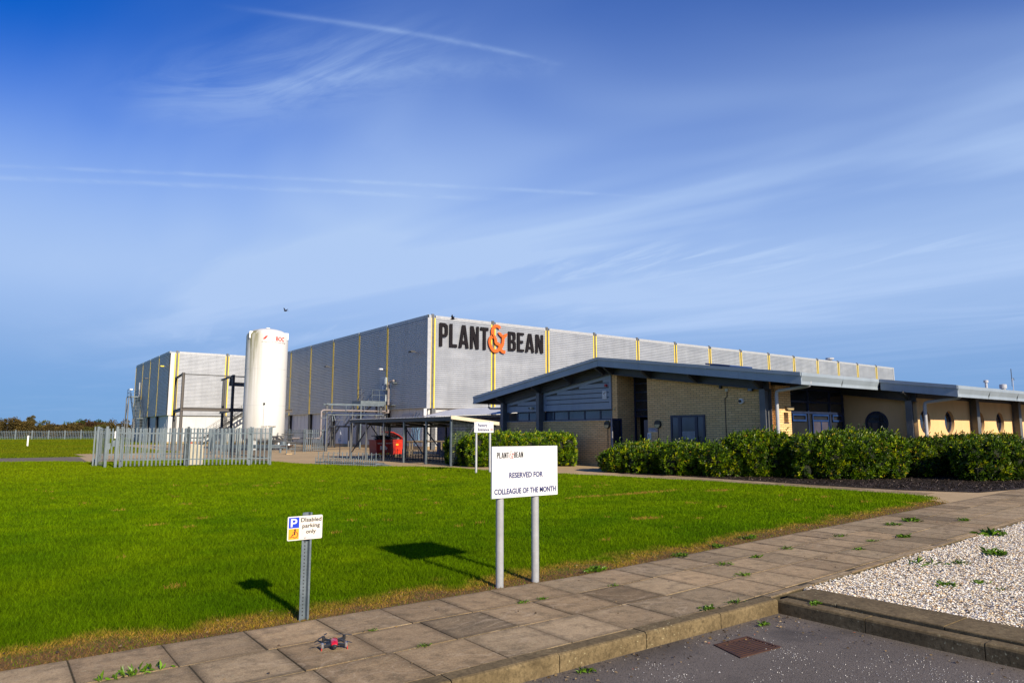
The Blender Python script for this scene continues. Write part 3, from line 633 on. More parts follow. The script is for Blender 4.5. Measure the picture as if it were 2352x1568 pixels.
laurel('laurel_hedge', [(17.75, 27.6), (18.0, 26.2), (20.9, 24.95), (22.1, 24.5), (22.3, 27.5), (21.5, 30.0), (18.8, 30.5)], lambda x, y: 1.42, 'clipped laurel hedge behind the reserved sign, against the slatted gable', G1, 21, 1.0, .6, 1.25)
laurel('laurel_shrub', [(19.85, 20.25), (20.1, 18.0), (20.8, 16.0), (21.5, 15.2), (22.6, 15.6), (22.6, 19.2), (21.6, 20.2)], lambda x, y: 1.02 + .14 * vn(np.array([x * 1.3]), np.array([y * 1.3]))[0] - .35 * max(0, 20.7 - x), 'low laurel shrub in front of the dark blue framed window', G1, 22)
laurel('laurel_shrub', [(21.3, 15.3), (22.6, 14.4), (24.0, 14.2), (27.0, 14.2), (27.4, 12.7), (25.0, 12.5), (24.6, 13.0), (23.6, 15.6), (22.2, 15.9)], lambda x, y: 1.45 + .10 * vn(np.array([x * 1.3]), np.array([y * 1.3]))[0] - .10 * max(0, 22.5 - x), 'tall laurel shrub below the brick pier and grey downpipe', G1, 23)
laurel('laurel_shrub', [(22.4, 13.4), (23.8, 11.5), (25.2, 11.6), (26.3, 12.1), (24.8, 12.4), (24.0, 13.6), (23.0, 14.2)], lambda x, y: 1.34 + .14 * vn(np.array([x * 1.3]), np.array([y * 1.3]))[0] - .16 * max(0, 23.4 - x), 'broad laurel shrub leaning forward under the big round window', G1, 24)
laurel('laurel_shrub', [(26.0, 11.5), (27.8, 11.3), (28.5, 10.2), (30.6, 10.6), (33.5, 10.8), (33.5, 11.4), (28.6, 11.6), (27.0, 11.9)], lambda x, y: 1.30 + .1 * vn(np.array([x]), np.array([y]))[0], 'dark laurel shrub below the row of narrow round windows', G1, 25, .9, 1, .85)
laurel('laurel_shrub', [(25.9, 9.9), (26.2, 8.9), (27.2, 8.75), (31.0, 9.0), (31.0, 9.9), (28.0, 10.3)], lambda x, y: 1.14 + .12 * vn(np.array([x]), np.array([y]))[0], 'nearest dark laurel shrub cut by the right edge of the photo', G1, 26, 1, 1, .9)
rng = np.random.default_rng(99)

def litter():
    n = 900; k = rng.random(n); u = rng.uniform(.5, 6.15, n); v = np.where(k < .45, 3.98 - rng.random(n) ** 2 * .35, np.where(k < .6, 4.2 + rng.random(n) * 1.7, 6.02 + rng.random(n) * .5)); u = np.where((k > .45), rng.uniform(-1, 15, n), u); v = v + np.where(k > .45, .078 * np.maximum(0, u - 5.5), 0)
    m = (k > .35) & (k < .45); u[m] = 6.1 - rng.random(m.sum()) ** 2 * .6; v[m] = rng.uniform(2, 3.98, m.sum()); z = np.where(k < .45, -.115, .012); a = rng.uniform(0, 6.28, n)
    D = np.stack([np.cos(a), np.sin(a), rng.normal(0, .2, n)], 1); L = rng.uniform(.01, .035, n); P, F, cc = leaves(np.stack([u, v, z], 1), D, L, L * rng.uniform(.1, .6, n), np.array([(.10, .065, .03), (.22, .15, .07), (.045, .03, .02), (.25, .07, .03)])[rng.choice(4, n, p=[.4, .35, .2, .05])])
    o = npmesh('leaf_litter', P, F, M['shell'], None, cc); tag(o, 'dry leaf and grass scraps gathered along the kerb and slab edges', 'litter', kind='stuff')
litter()
def bark_chips():
    n = 26000; u = rng.uniform(19.4, 32, n); v = rng.uniform(7.3, 20.3, n); k = inpoly(u, v, [(20.0, 20.4), (19.5, 18.9), (20.05, 15.5), (20.1, 11.5), (20.3, 9.2), (21.1, 7.7), (23.4, 7.4), (32, 8.1), (32, 12.2), (28.4, 12.2), (28.4, 15), (23.0, 15), (23.0, 20.4)])
    u, v = u[k], v[k]; n = len(u); a = rng.uniform(0, 3.14, n); L = rng.uniform(.012, .05, n); w = rng.uniform(.004, .012, n); P = np.zeros((n, 4, 3)); t = rng.normal(0, .3, n)
    dx, dy = np.cos(a), np.sin(a)
    for i, (p, q) in enumerate(((-1, -1), (1, -1), (1, 1), (-1, 1))):
        P[:, i] = np.stack([u + p * L * dx - q * w * dy, v + p * L * dy + q * w * dx, .02 + p * L * t + q * .003], 1)
    c = np.array((.05, .035, .026)) * rng.uniform(.3, 2.0, (n, 1)); li = rng.random(n) < .07; c[li] = (.28, .22, .16)
    o = npmesh('bark_mulch', P.reshape(-1, 3), np.arange(n * 4).reshape(-1, 4), M['shell'], None, np.repeat(c, 4, 0), 4); tag(o, 'dark bark mulch covering the planting bed under the laurels', 'mulch', kind='stuff')
bark_chips()

def weed(x, y, r, label, kind='rosette', n=26, z=.004, tone=(.07, .14, .005), hgt=.5):
    r = r * .55; n = int(n * 1.6)
    p = np.tile(np.array((x, y, z)), (n, 1)) + rng.normal(size=(n, 3)) * np.array((r * .8, r * .45, 0)); a = rng.uniform(0, 6.28, n); el = rng.uniform(.15, 1.0, n) * hgt * 1.6
    D = np.stack([np.cos(a) * np.cos(el), np.sin(a) * np.cos(el), np.sin(el)], 1); L = rng.uniform(.5, 1.1, n) * r; w = L * (.16 if kind == 'grass' else .33)
    P, F, cc = leaves(p, D, L, w, np.array(tone) * rng.uniform(.6, 1.7, (n, 1)))
    o = npmesh('weed', P, F, M['laurel'], None, cc); off = Vector((x, y, z))
    for vv in o.data.vertices: vv.co -= off
    o.location = off; tag(o, label, 'weed', 'weeds growing in the paving and shells'); return o
for a in ((8.25, 3.36, .13, 'spreading dark green weed in the shells nearest the kerb', 'rosette', 60), (8.7, 3.2, .11, 'low dark green weed further along the shells', 'rosette', 34),
          (10.8, 3.78, .22, 'bushy upright weed in the middle of the shells', 'rosette', 60), (9.35, 4.02, .28, 'spiky lone thistle leaf standing by the pavement edge in the shells', 'grass', 9),
          (12.75, 4.5, .34, 'broad-leaved dock plant at the pavement edge, farthest in the shells', 'rosette', 22), (9.75, 3.8, .16, 'pale trailing weed sprawled flat over the shells', 'grass', 22),
          (8.5, 2.95, .07, 'tiny green weed at the right side of the shells', 'rosette', 16)): weed(*a, z=-.02)
pw = [q for i_, q in enumerate([(9.65, 5.0, .10), (8.36, 4.98, .09), (10.58, 5.82 - .05, .12), (10.5, 5.25, .10), (4.35, 4.22, .10), (5.35, 4.2, .10), (5.75, 4.2, .09), (3.35, 4.78, .08), (4.15, 5.385, .08), (4.40, 5.39, .06), (5.1, 5.385, .10), (5.35, 5.385, .08),
      (7.25, 5.42, .12), (7.7, 5.46, .14), (8.0, 5.48, .10), (8.9, 5.6, .12), (12.0, 5.85, .2), (12.6, 5.9, .2), (13.4, 5.95, .22), (6.25, 4.78, .08), (6.9, 4.9, .12), (2.62, 5.385, .05), (3.9, 4.78, .07), (11.3, 5.15, .15), (14.2, 5.4, .2), (9.1, 4.98, .14), (2.75, 4.78, .06)]) if i_ % 3 != 1]
wl_ = ['green tuft in a slab joint', 'small leafy weed between paving slabs']
G = 'small green weeds in the joints between the paving slabs'
for i, (x, y, r) in enumerate(pw):
    o = weed(x, y, r, 'small green weed sprouting from a joint between the paving slabs', 'grass' if i % 3 else 'rosette', 26, .004); o['group'] = G
w1 = weed(.82, 5.38, .13, 'small leafy sprig rooted in the slab joint at lower left', 'rosette', 12, .004, (.09, .18, .01), .9)
w1 = weed(1.02, 5.40, .13, 'taller leafy sprig beside the lower left one in the slab joint', 'rosette', 12, .004, (.09, .18, .01), .9)
for (x, y, lb) in ((5.72, 3.86, 'weed at the foot of the kerb in the corner of the asphalt'), (3.6, 3.92, 'small weed at the foot of the pavement kerb by the lower stone joint'), (6.36, 3.72, 'weed growing in the gap behind the side kerb')): weed(x, y, .09, lb, 'rosette', 24, -.12 if x < 6 else 0)
for (x, y, r, lb) in ((7.3, 6.12, .14, 'flat green weed in the brown lawn fringe past the reserved sign'), (9.3, 6.5, .16, 'dark green clump in the brown lawn fringe'), (8.3, 6.3, .12, 'pale weed in the brown lawn fringe'), (5.75, 6.1, .16, 'leafy weed at the lawn fringe beside the right post of the big sign')): weed(x, y, r, lb, 'rosette', 36)

# ------------------------------------------------------------------ trees far beyond the field
def tree(x, y, hgt, wid, label, name='bush', cols=((.045, .040, .010), (.06, .062, .012)), shape=1.0, n=2600):
    t = thing(name, (x, y, 0), label, 'tree', 'trees and bushes beyond the far fence'); tr = MB(); tr.tube([(x, y, -.2), (x + .1, y, hgt * .35), (x, y + .2, hgt * .7)], [wid * .035, wid * .025, wid * .01], 7)
    for a in (0.4, 2.2, 4.0, 5.4): tr.tube([(x + .05, y, hgt * .25), (x + math.cos(a) * wid * .28, y + math.sin(a) * wid * .2, hgt * .65)], [wid * .015, wid * .006], 5)
    tr.build('trunk', M['bark'], t); blobs = []
    for i in range(int(12 * shape) + 9):
        a = rng.uniform(0, 6.28); q = math.sqrt(rng.random()) * .5 * wid; zz = rng.uniform(.12, .84) * hgt; q *= (1 - .75 * (zz / hgt) ** 2.2); blobs.append((x + math.cos(a) * q * .9, y + math.sin(a) * q * .7, zz, rng.uniform(.10, .19) * min(wid, hgt * 1.4)))
    B = np.array(blobs); i = rng.integers(0, len(B), n); dd = rng.normal(size=(n, 3)); dd /= np.linalg.norm(dd, axis=1)[:, None]; p = B[i, :3] + dd * (B[i, 3] * rng.uniform(.55, 1.08, n))[:, None]; p[:, 2] = np.abs(p[:, 2])
    c = (np.array(cols[0]) * (1 - (k := rng.random((len(B), 1))[i])) + np.array(cols[1]) * k) * rng.uniform(.5, 1.5, (n, 1))
    P, F, cc = leaves(p, dd + rng.normal(size=(n, 3)) * .8, rng.uniform(.22, .5, n), rng.uniform(.16, .34, n), c); npmesh('crown', P, F, M['tree_leaf'], t, cc)
brn = ((.060, .045, .016), (.11, .078, .022)); grn = ((.030, .065, .010), (.065, .115, .014)); olv = ((.058, .060, .014), (.10, .098, .020)); pale = ((.12, .10, .06), (.16, .13, .08))
def far(xpx, dist):
    a = math.atan((xpx - 1176) / 1614) + R(36.8); return dist * math.sin(a), dist * math.cos(a)
TR = [(-25, 205, 5.6, 9, 'dark olive bush cut by the left edge of the photo', olv), (12, 203, 5.7, 9, 'brown-green bush second from the left edge', brn), (42, 214, 4.9, 7, 'pale pinkish bush behind the dark ones at far left', pale),
      (50, 204, 5.0, 8, 'wide dark bush left of the twin poplars', brn), (78, 206, 5.0, 11, 'olive bush directly below the twin poplars', olv), (96, 202, 3.9, 8, 'low brown bush sloping down to the gap in the trees', brn), (107, 215, 2.6, 7, 'small bright green bush low in the gap', grn),
      (128, 204, 4.2, 9, 'low brown bush right of the gap', brn), (146, 203, 4.7, 9, 'dark brown bush left of the round green tree', brn), (165, 212, 5.8, 7, 'round fresh green tree left of middle', grn), (178, 213, 5.5, 6, 'smaller green tree beside the round one', grn),
      (170, 202, 4.0, 9, 'low dark bush under the green trees', brn), (202, 205, 5.5, 8, 'reddish brown bush between the green trees', ((.05, .028, .014), (.08, .045, .02))), (223, 211, 5.7, 7, 'round green tree left of the big brown bush', grn),
      (238, 203, 4.0, 7, 'low dark bush filling the dip in the row', olv), (262, 206, 5.9, 13, 'big domed brown bush near the fire escape', brn), (290, 208, 4.6, 8, 'low brown bush right beside the fire escape', brn), (216, 201, 3.2, 9, 'low bramble in front of the reddish bush', olv), (314, 208, 4.4, 9, 'brown bush behind the fire escape', brn), (338, 209, 4.4, 9, 'bush mostly hidden behind the far warehouse', olv)]
for xp, di, hh, ww, lb, cl in TR:
    x, y = far(xp, di); tree(x, y, hh * .80, ww, lb, 'bush' if hh < 5.3 else 'tree', cl)
for xp, lb in ((62, 'left one of twin thin poplars rising above the bushes'), (71, 'right one of twin thin poplars rising above the bushes')):
    x, y = far(xp, 218); tree(x, y, 6.3, 2.2, lb, 'poplar_tree', ((.09, .08, .04), (.13, .11, .05)), .6, 1400)

# ------------------------------------------------------------------ fences
def pales(mb, p0, p1, spacing, hgt, w=.060, z0=.06, t=.006, off=0.0):
    p0, p1 = Vector((*p0, 0)), Vector((*p1, 0)); L = (p1 - p0).length; d = (p1 - p0) / L; n = Vector((-d.y, d.x, 0)); k = max(1, int(L / spacing))
    for i in range(k):
        c = p0 + d * (off + (i + .5) * L / k) + Vector((random.uniform(-.003, .003), 0, 0)); h_ = hgt + random.uniform(-.008, .008)
        prof = [(-w / 2, z0), (w / 2, z0), (w / 2, h_ - .10), (w * .75, h_ - .02), (w * .38, h_ - .06), (0, h_), (-w * .38, h_ - .06), (-w * .75, h_ - .02), (-w / 2, h_ - .10)]
        mb.prism(prof, c, d, Z_, n, t); mb.prism([(-w * .18, z0 + .01), (w * .18, z0 + .01), (w * .18, h_ - .12), (-w * .18, h_ - .12)], c - n * .008, d, Z_, n, .006)
def palisade(t, runs, spacing, hgt, rails=(.33, -.28), postw=.10, rowr=.045):
    for (p0, p1, nb, posts) in runs:
        P0, P1 = Vector((*p0, 0)), Vector((*p1, 0)); 
        for i in range(nb):
            a, b = P0.lerp(P1, i / nb), P0.lerp(P1, (i + 1) / nb); mb = MB(); pales(mb, a[:2], b[:2], spacing, hgt); mb.build('pale_panel', M['galv'], t)
            rb = MB(); n = Vector((-(b - a).y, (b - a).x, 0)).normalized() * .035
            for z in (rails[0], hgt + rails[1]): rb.bar(a + n + Vector((0, 0, z)), b + n + Vector((0, 0, z)), .03, rowr)
            rb.build('rail', M['galv'], t)
        for i in range(nb + 1 if posts else 0):
            a = P0.lerp(P1, i / nb); n = Vector((-(P1 - P0).y, (P1 - P0).x, 0)).normalized() * .10; pb = MB(); pb.ibeam(a + n, a + n + Vector((0, 0, hgt + .03)), postw, .06, .008, up=(P1 - P0).normalized()); pb.build('post', M['galv'], t)
t = thing('palisade_fence', (7.5, 38, 0), 'near galvanised palisade enclosure on the lawn around a small cabinet', 'fence')
palisade(t, [((4.85, 35.55), (7.45, 34.85), 1, True), ((7.45, 34.85), (10.05, 34.15), 1, True), ((10.05, 34.15), (10.95, 33.9), 1, True), ((10.95, 33.9), (11.05, 36.8), 1, False), ((11.05, 36.8), (11.15, 39.6), 1, True), ((11.15, 39.6), (11.2, 41.6), 1, False),
             ((4.15, 37.8), (4.6, 40.9), 1, True), ((4.6, 40.9), (5.0, 44.2), 1, True), ((5.0, 44.2), (8.1, 43.6), 1, True), ((8.1, 43.6), (11.2, 41.6), 1, True)], .165, 1.78)
gt = MB(); pales(gt, (4.2, 37.6), (4.35, 36.1), .17, 1.74); gt.build('gate', M['galv'], t)
for p in ((4.17, 37.72), (4.32, 35.95), (4.68, 35.62)): MB().box((p[0] - .05, p[1] - .05, 0), (p[0] + .05, p[1] + .05, 1.82)).build('gate_post', M['galv'], t)
MB().box((4.42, 37.0, .78), (4.62, 37.2, 1.06)).build('lock_box', M['galv'], t)
t = thing('palisade_fence', (20, 56, 0), 'palisade fence round the nitrogen tank, in front of the warehouse', 'fence')
palisade(t, [((16.2, 61.0), (19.6, 60.2), 1, True), ((19.6, 60.2), (19.8, 57.1), 1, True), ((19.8, 57.1), (20.0, 53.9), 1, True), ((20.0, 53.9), (21.9, 53.95), 1, True), ((21.9, 53.95), (22.3, 58.0), 1, True), ((14.4, 55.6), (14.9, 61.0), 1, True)], .165, 1.76)
t = thing('boundary_fence', (12, 174, 0), 'long grey palisade fence across the far side of the field', 'fence')
fp0, fp1 = Vector((-9, 180.5, 0)), Vector((46, 158, 0)); nb = 20
for i in range(nb):
    a, b = fp0.lerp(fp1, i / nb), fp0.lerp(fp1, (i + 1) / nb); mb = MB(); d = (b - a).normalized()
    for k in range(10):
        c = a.lerp(b, (k + .5) / 10); mb.prism([(-.05, 0), (.05, 0), (.05, 1.66), (0, 1.78), (-.05, 1.66)], c, d, Z_, V_, .02)
    for z in (.4, 1.45): mb.bar(a + Vector((0, .05, z)), b + Vector((0, .05, z)), .04, .06)
    mb.build('pale_panel', M['galv'], t); MB().box((a.x - .06, a.y, 0), (a.x + .06, a.y + .1, 1.95 if i % 4 == 1 else 1.8)).build('post', M['galv'], t)

# cabinet in the enclosure
t = thing('electrical_cabinet', (7.9, 36.1, 0), 'cream ribbed metal cabinet inside the palisade enclosure', 'cabinet'); mb = MB().box((7.62, 35.75, .03), (8.35, 36.25, 1.02))
for i in range(7): mb.box((7.67 + .1 * i, 35.735, .10), (7.71 + .1 * i, 35.76, .95))
mb.build('case', M['beige_metal'], t); box('side_panel', (7.59, 35.76, .03), (7.618, 36.24, 1.0), M['rust'], t); MB().lathe((7.85, 36, 1.02), [(.03, 0), (.03, .05), (.01, .07)], 10).build('lamp', M['ink_red'], t); MB().lathe((8.15, 36, 1.02), [(.03, 0), (.03, .05), (.01, .07)], 10).build('lamp', M['ink_red'], t)
t = thing('meter_box', (5.2, 40.0, 0), 'small grey box on a stand inside the gate of the palisade enclosure', 'box'); box('case', (5.05, 39.9, .85), (5.35, 40.05, 1.15), M['galv'], t); box('stand', (5.18, 39.95, 0), (5.24, 40.0, .85), M['galv'], t); box('notice', (5.12, 39.88, 1.25), (5.28, 39.90, 1.6), M['white'], t); box('bracket', (5.18, 39.95, 1.15), (5.22, 39.99, 1.6), M['galv'], t)
t = thing('marker_post', (3.66, 92.3, 0), 'short white post standing alone in the field beyond the track', 'post'); box('post', (3.58, 92.2, 0), (3.72, 92.34, 1.14), M['white'], t); box('bracket', (3.721, 92.22, 1.0), (3.95, 92.3, 1.06), M['steel_grey'], t)

# ------------------------------------------------------------------ warehouses
def corr(a0, a1, z0, z1, face, const, pitch=.18, depth=.06, sign=-1):
    """horizontal ribbed sheet from a0 to a1; face 'v' = plane y const, 'u' = plane x const; sign = outward direction"""
    n = int(round((z1 - z0) / pitch)); p = (z1 - z0) / n; prof = []
    for i in range(n):
        z = z0 + i * p; prof += [(0, z), (0, z + p * .24), (depth, z + p * .32), (depth, z + p * .96)]
    prof.append((0, z1)); vs = []; fs = []
    for d, z in prof:
        c = const + sign * d
        for a in (a0, a1): vs.append((a, c, z) if face == 'v' else (c, a, z))
    for i in range(len(prof) - 1):
        k = i * 2; fs.append((k, k + 1, k + 3, k + 2) if face == 'v' else (k + 1, k, k + 2, k + 3))
    return MB().add(vs, fs)
def warehouse(loc, label, u0, v0, bays_u, bays_v, z0=3.6, z1=11.8, width_u=87.0, width_v=44.0, lead=0.0):
    """corner at (u0,v0); front along +u facing -v, side along +v facing -u"""
    t = thing('warehouse', loc, label, 'warehouse')
    box('core', (u0 + .12, v0 + .12, z0 + .02), (u0 + width_u - .1, v0 + width_v - .1, z1 - .15), M['white_wall'], t)
    box('roof', (u0 + .13, v0 + .13, z1 - .149), (u0 + width_u - .12, v0 + width_v - .12, z1 - .05), M['dark_roof'], t)
    box('lower_wall', (u0 + .30, v0 + .30, 0), (u0 + width_u - .3, v0 + width_v - .3, z0 + .019), M['white_wall'], t)
    # plinth
    mb = MB(); mb.box((u0 + .26, v0 + .26, 0), (u0 + width_u - .3, v0 + .298, .28)); mb.box((u0 + .26, v0 + .298, 0), (u0 + .298, v0 + width_v - .3, .28)); mb.build('plinth', M['yard'], t)
    # front
    for i in range(len(bays_u) - 1):
        a, b = bays_u[i], bays_u[i + 1]; g = .25
        corr(a + g, b - g, z0, z1 - .25, 'v', v0 + .02).build('cladding_panel', M['clad'], t)
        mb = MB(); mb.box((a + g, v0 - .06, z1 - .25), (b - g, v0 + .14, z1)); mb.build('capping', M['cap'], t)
    for i, a in enumerate(bays_u[:-1]):
        for s in (-1, 1): box('yellow_trim', (a + s * .19 - .055, v0 - .05, z0), (a + s * .19 + .055, v0 + .02, z1 - .24), M['yellow'], t)
        box('channel', (a - .13, v0 - .01, z0), (a + .13, v0 + .11, z1 + .12), M['trimdark'] if i else M['steel_grey'], t)
    e = bays_u[-1]; box('end_trim', (e - .2, v0 - .05, z0), (e + .1, v0 + .1, z1), M['cap'], t)
    # side
    for i in range(len(bays_v) - 1):
        a, b = bays_v[i], bays_v[i + 1]; g = .14; a0 = a + (g if i else .0)
        corr(a0, b - g, z0, z1 - .25, 'u', u0 + .02).build('cladding_panel', M['clad'], t)
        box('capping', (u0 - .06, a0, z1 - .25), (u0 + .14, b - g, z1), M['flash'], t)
    for a in bays_v[1:]:
        for s in (-1, 1): box('yellow_trim', (u0 - .05, a + s * .105 - .035, z0), (u0 + .02, a + s * .105 + .035, z1 - .24), M['yellow'], t)
        box('channel', (u0 - .01, a - .07, z0), (u0 + .11, a + .07, z1 + .03), M['steel_grey'], t)
    # columns below the cladding
    for a in bays_v[1:]: MB().ibeam((u0 + .14, a, 0), (u0 + .14, a, z0), .28, .55, .03, up=(1, 0, 0)).build('column', M['steel_dark'], t)
    for a in bays_u: MB().ibeam((a + .2, v0 + .14, 0), (a + .2, v0 + .14, z0), .28, .4, .03, up=(0, 1, 0)).build('column', M['steel_grey'], t)
    # panel joints
    mb = MB(); v = v0 + 1.2
    while v < v0 + width_v - 1: mb.box((u0 + .285, v, .28), (u0 + .299, v + .03, z0)); v += 1.2
    u = u0 + 1.2
    while u < u0 + min(width_u, 30): mb.box((u, v0 + .285, .28), (u + .03, v0 + .299, z0)); u += 1.2
    mb.build('panel_joint', M['pvc'], t)
    return t
bu = [30.97, 37.5, 44.1, 50.6, 57.1, 63.45, 69.78, 76.0, 82.1, 88.06, 94.04, 99.74, 105.33, 111.15, 116.91]; bv = [53.0, 60.76, 67.2, 74.0, 80.8, 87.7, 94.2, 100.5]
wh = warehouse((30.5, 53.1, 0), 'longer near warehouse of ribbed silver cladding and yellow strips carrying the lettering', 30.45, 53.1, bu, bv, width_u=86.6, width_v=48)
box('corner_panel', (30.40, 53.0, 3.55), (30.50, 53.12, 11.82), M['cap'], wh); box('corner_panel', (30.501, 53.03, 3.55), (30.78, 53.11, 11.8), M['cap'], wh)
b2 = warehouse((18.1, 97.2, 0), 'smaller far warehouse behind the tank with the fire escape at its end', 18.1, 97.4, [18.95, 25.15, 31.3, 37.5], [97.4, 104.2, 110.5, 116.5, 122.6], width_u=30, width_v=25.2)
MB().tube([(30.25, 53.0, 0), (30.25, 53.0, 3.55)], .14, 12).build('downpipe', M['white'], wh)
# door + frame at upper level
t2 = MB().box((30.25, 60.68, 4.42), (30.41, 61.90, 6.72)).build('door_frame', M['flash'], wh)
d_ = box('door', (30.225, 60.80, 4.45), (30.249, 61.78, 6.60), M['clad_low'], wh)
MB().box((30.19, 60.88, 5.35), (30.222, 60.93, 5.50)).build('handle', M['steel_dark'], d_)
MB().box((30.215, 61.05, 5.95), (30.224, 61.25, 6.15)).build('notice', M['bright_blue'], d_); MB().box((30.215, 61.05, 5.55), (30.224, 61.25, 5.93)).build('notice', M['white'], d_)
# lower wall details of the near warehouse on its side: curved blue stripes mural panel
mb = MB()
for k in range(5):
    r = .9 + k * .42; pts = [(54.2 + r * math.cos(a) * .75, .2 + 1.0 + r * math.sin(a)) for a in np.linspace(-.5, 1.25, 12)]
    for p, q in zip(pts[:-1], pts[1:]):
        if 0.3 < p[1] < 3.3 and 0.3 < q[1] < 3.3: mb.bar((30.735, p[0], p[1]), (30.735, q[0], q[1]), .10, .012, up=(0, 0, 1))
mb.build('curved_stripe', worn('pale_blue_paint', (.20, .42, .66), .5), wh)
box('window_frame', (30.70, 56.0, 2.55), (30.749, 58.1, 3.15), M['pvc'], wh)

# lettering
GL = {
 'P': [[(0, 0), (0, 1), (.26, 1), (.36, .97), (.41, .90), (.42, .80), (.42, .58), (.40, .48), (.34, .42), (.25, .40), (.145, .40), (.145, 0)], [(.145, .53), (.145, .87), (.22, .87), (.265, .84), (.275, .78), (.275, .62), (.26, .56), (.22, .53)]],
 'L': [[(0, 0), (0, 1), (.145, 1), (.145, .13), (.38, .13), (.38, 0)]],
 'A': [[(0, 0), (.17, 1), (.345, 1), (.515, 0), (.37, 0), (.34, .19), (.175, .19), (.145, 0)], [(.195, .31), (.32, .31), (.2575, .78)]],
 'N': [[(0, 0), (0, 1), (.165, 1), (.315, .48), (.315, 1), (.445, 1), (.445, 0), (.30, 0), (.13, .58), (.13, 0)]],
 'T': [[(0, .87), (0, 1), (.43, 1), (.43, .87), (.29, .87), (.29, 0), (.145, 0), (.145, .87)]],
 'B': [[(0, 0), (0, 1), (.26, 1), (.36, .97), (.41, .90), (.415, .78), (.415, .66), (.39, .57), (.34, .52), (.40, .47), (.43, .38), (.43, .20), (.42, .10), (.36, .02), (.27, 0)], [(.145, .13), (.145, .44), (.22, .44), (.27, .41), (.285, .36), (.285, .21), (.27, .16), (.22, .13)], [(.145, .57), (.145, .87), (.21, .87), (.26, .84), (.27, .78), (.27, .66), (.26, .60), (.21, .57)]],
 'E': [[(0, 0), (0, 1), (.38, 1), (.38, .87), (.145, .87), (.145, .575), (.33, .575), (.33, .445), (.145, .445), (.145, .13), (.38, .13), (.38, 0)]]}
def thin(ch, k):
    return GL[ch]
def spline(pts, n=10):
    out = []; P = [pts[0]] + pts + [pts[-1]]
    for i in range(1, len(P) - 2):
        p0, p1, p2, p3 = [Vector(p) for p in P[i - 1:i + 3]]
        for j in range(n):
            t = j / n; out.append(.5 * ((2 * p1) + (p2 - p0) * t + (2 * p0 - 5 * p1 + 4 * p2 - p3) * t * t + (3 * p1 - p0 - 3 * p2 + p3) * t ** 3))
    out.append(Vector(pts[-1])); return out
def stroke(pts, w, smooth=True):
    c = spline(pts) if smooth else [Vector(p) for p in pts]; L = []; Rr = []
    for i, p in enumerate(c):
        d = (c[min(i + 1, len(c) - 1)] - c[max(0, i - 1)]).normalized(); n = Vector((-d.y, d.x)); L.append(p + n * w / 2); Rr.append(p - n * w / 2)
    return L, Rr
def ampersand(name, o, sc, mat, parent, thick, w=.20, sx=1.0):
    """upper open hook, loop, stem with two leaves; unit square 0..1.6 wide, 0..2.2 high"""
    mb = MB(); o = Vector(o); X = Vector(U_) * sc * sx; Y = Vector(Z_) * sc; N = Vector((0, -1, 0))
    body = [(1.02, 1.86), (.90, 1.98), (.68, 2.02), (.47, 1.92), (.34, 1.70), (.33, 1.45), (.42, 1.25), (.56, 1.10), (.62, .94), (.64, .78), (.74, .68), (.92, .63), (1.0, .52), (.98, .36), (.86, .20), (.66, .10), (.42, .14), (.20, .38), (.08, .70), (.12, 1.0), (.28, 1.18), (.40, 1.22)]
    stem = [(1.30, 1.22), (1.30, .95), (1.24, .62), (1.08, .36), (.92, .22)]; foot = [(1.02, .46), (1.12, .22), (1.28, .10), (1.50, .08)]
    for z, (pts, ww) in enumerate(((body, w), (stem, w), (foot, w))):
        a, b = stroke(pts, ww); k = len(a)
        for i in range(k - 1):
            q = [a[i], b[i], b[i + 1], a[i + 1]]; mb.prism([(p.x, p.y) for p in q], o + N * (z * .002), X, Y, N, thick)
    for lp in ([(1.30, 1.16), (1.05, 1.26), (.90, 1.40), (.82, 1.56), (1.02, 1.55), (1.22, 1.42), (1.31, 1.28)], [(1.30, 1.16), (1.32, 1.32), (1.42, 1.46), (1.68, 1.52), (1.66, 1.36), (1.54, 1.20), (1.40, 1.14)]):
        mb.prism(lp, o + N * .007, X, Y, N, thick)
    return mb.build(name, mat, parent)
sg = thing('lettering_sign', (37.5, 52.9, 9), 'giant black and orange PLANT & BEAN letters on the warehouse front', 'sign')
def word(s, u0, u1, z0, z1, y, mat, parent, depth, k=1.0):
    wds = {'P': .42, 'L': .38, 'A': .515, 'N': .445, 'T': .43, 'B': .43, 'E': .38}; gap = .085; tot = sum(wds[c] for c in s) + gap * (len(s) - 1); x = u0; sc = (u1 - u0) / tot
    for i, ch in enumerate(s):
        zt = z1; loops2d('letter', GL[ch], (x, y, z0), (sc, 0, 0), (0, 0, z1 - z0), mat, parent, depth / max(.001, sc * (z1 - z0))) if False else None
        lp = [[(a * sc, b * (z1 - z0)) for a, b in l] for l in GL[ch]]; loops2d('letter', lp, (x, y, z0), U_, Z_, mat, parent, depth); x += (wds[ch] + gap) * sc
word('PLANT', 31.55, 36.85, 9.08, 11.17, 52.93, M['letter_dark'], sg, .03)
word('BEAN', 39.15, 43.45, 9.20, 11.05, 52.93, M['letter_dark'], sg, .03)
ampersand('ampersand', (36.85, 52.90, 8.92), 1.24, M['ink_orange'], sg, .06, .24, 1.02)

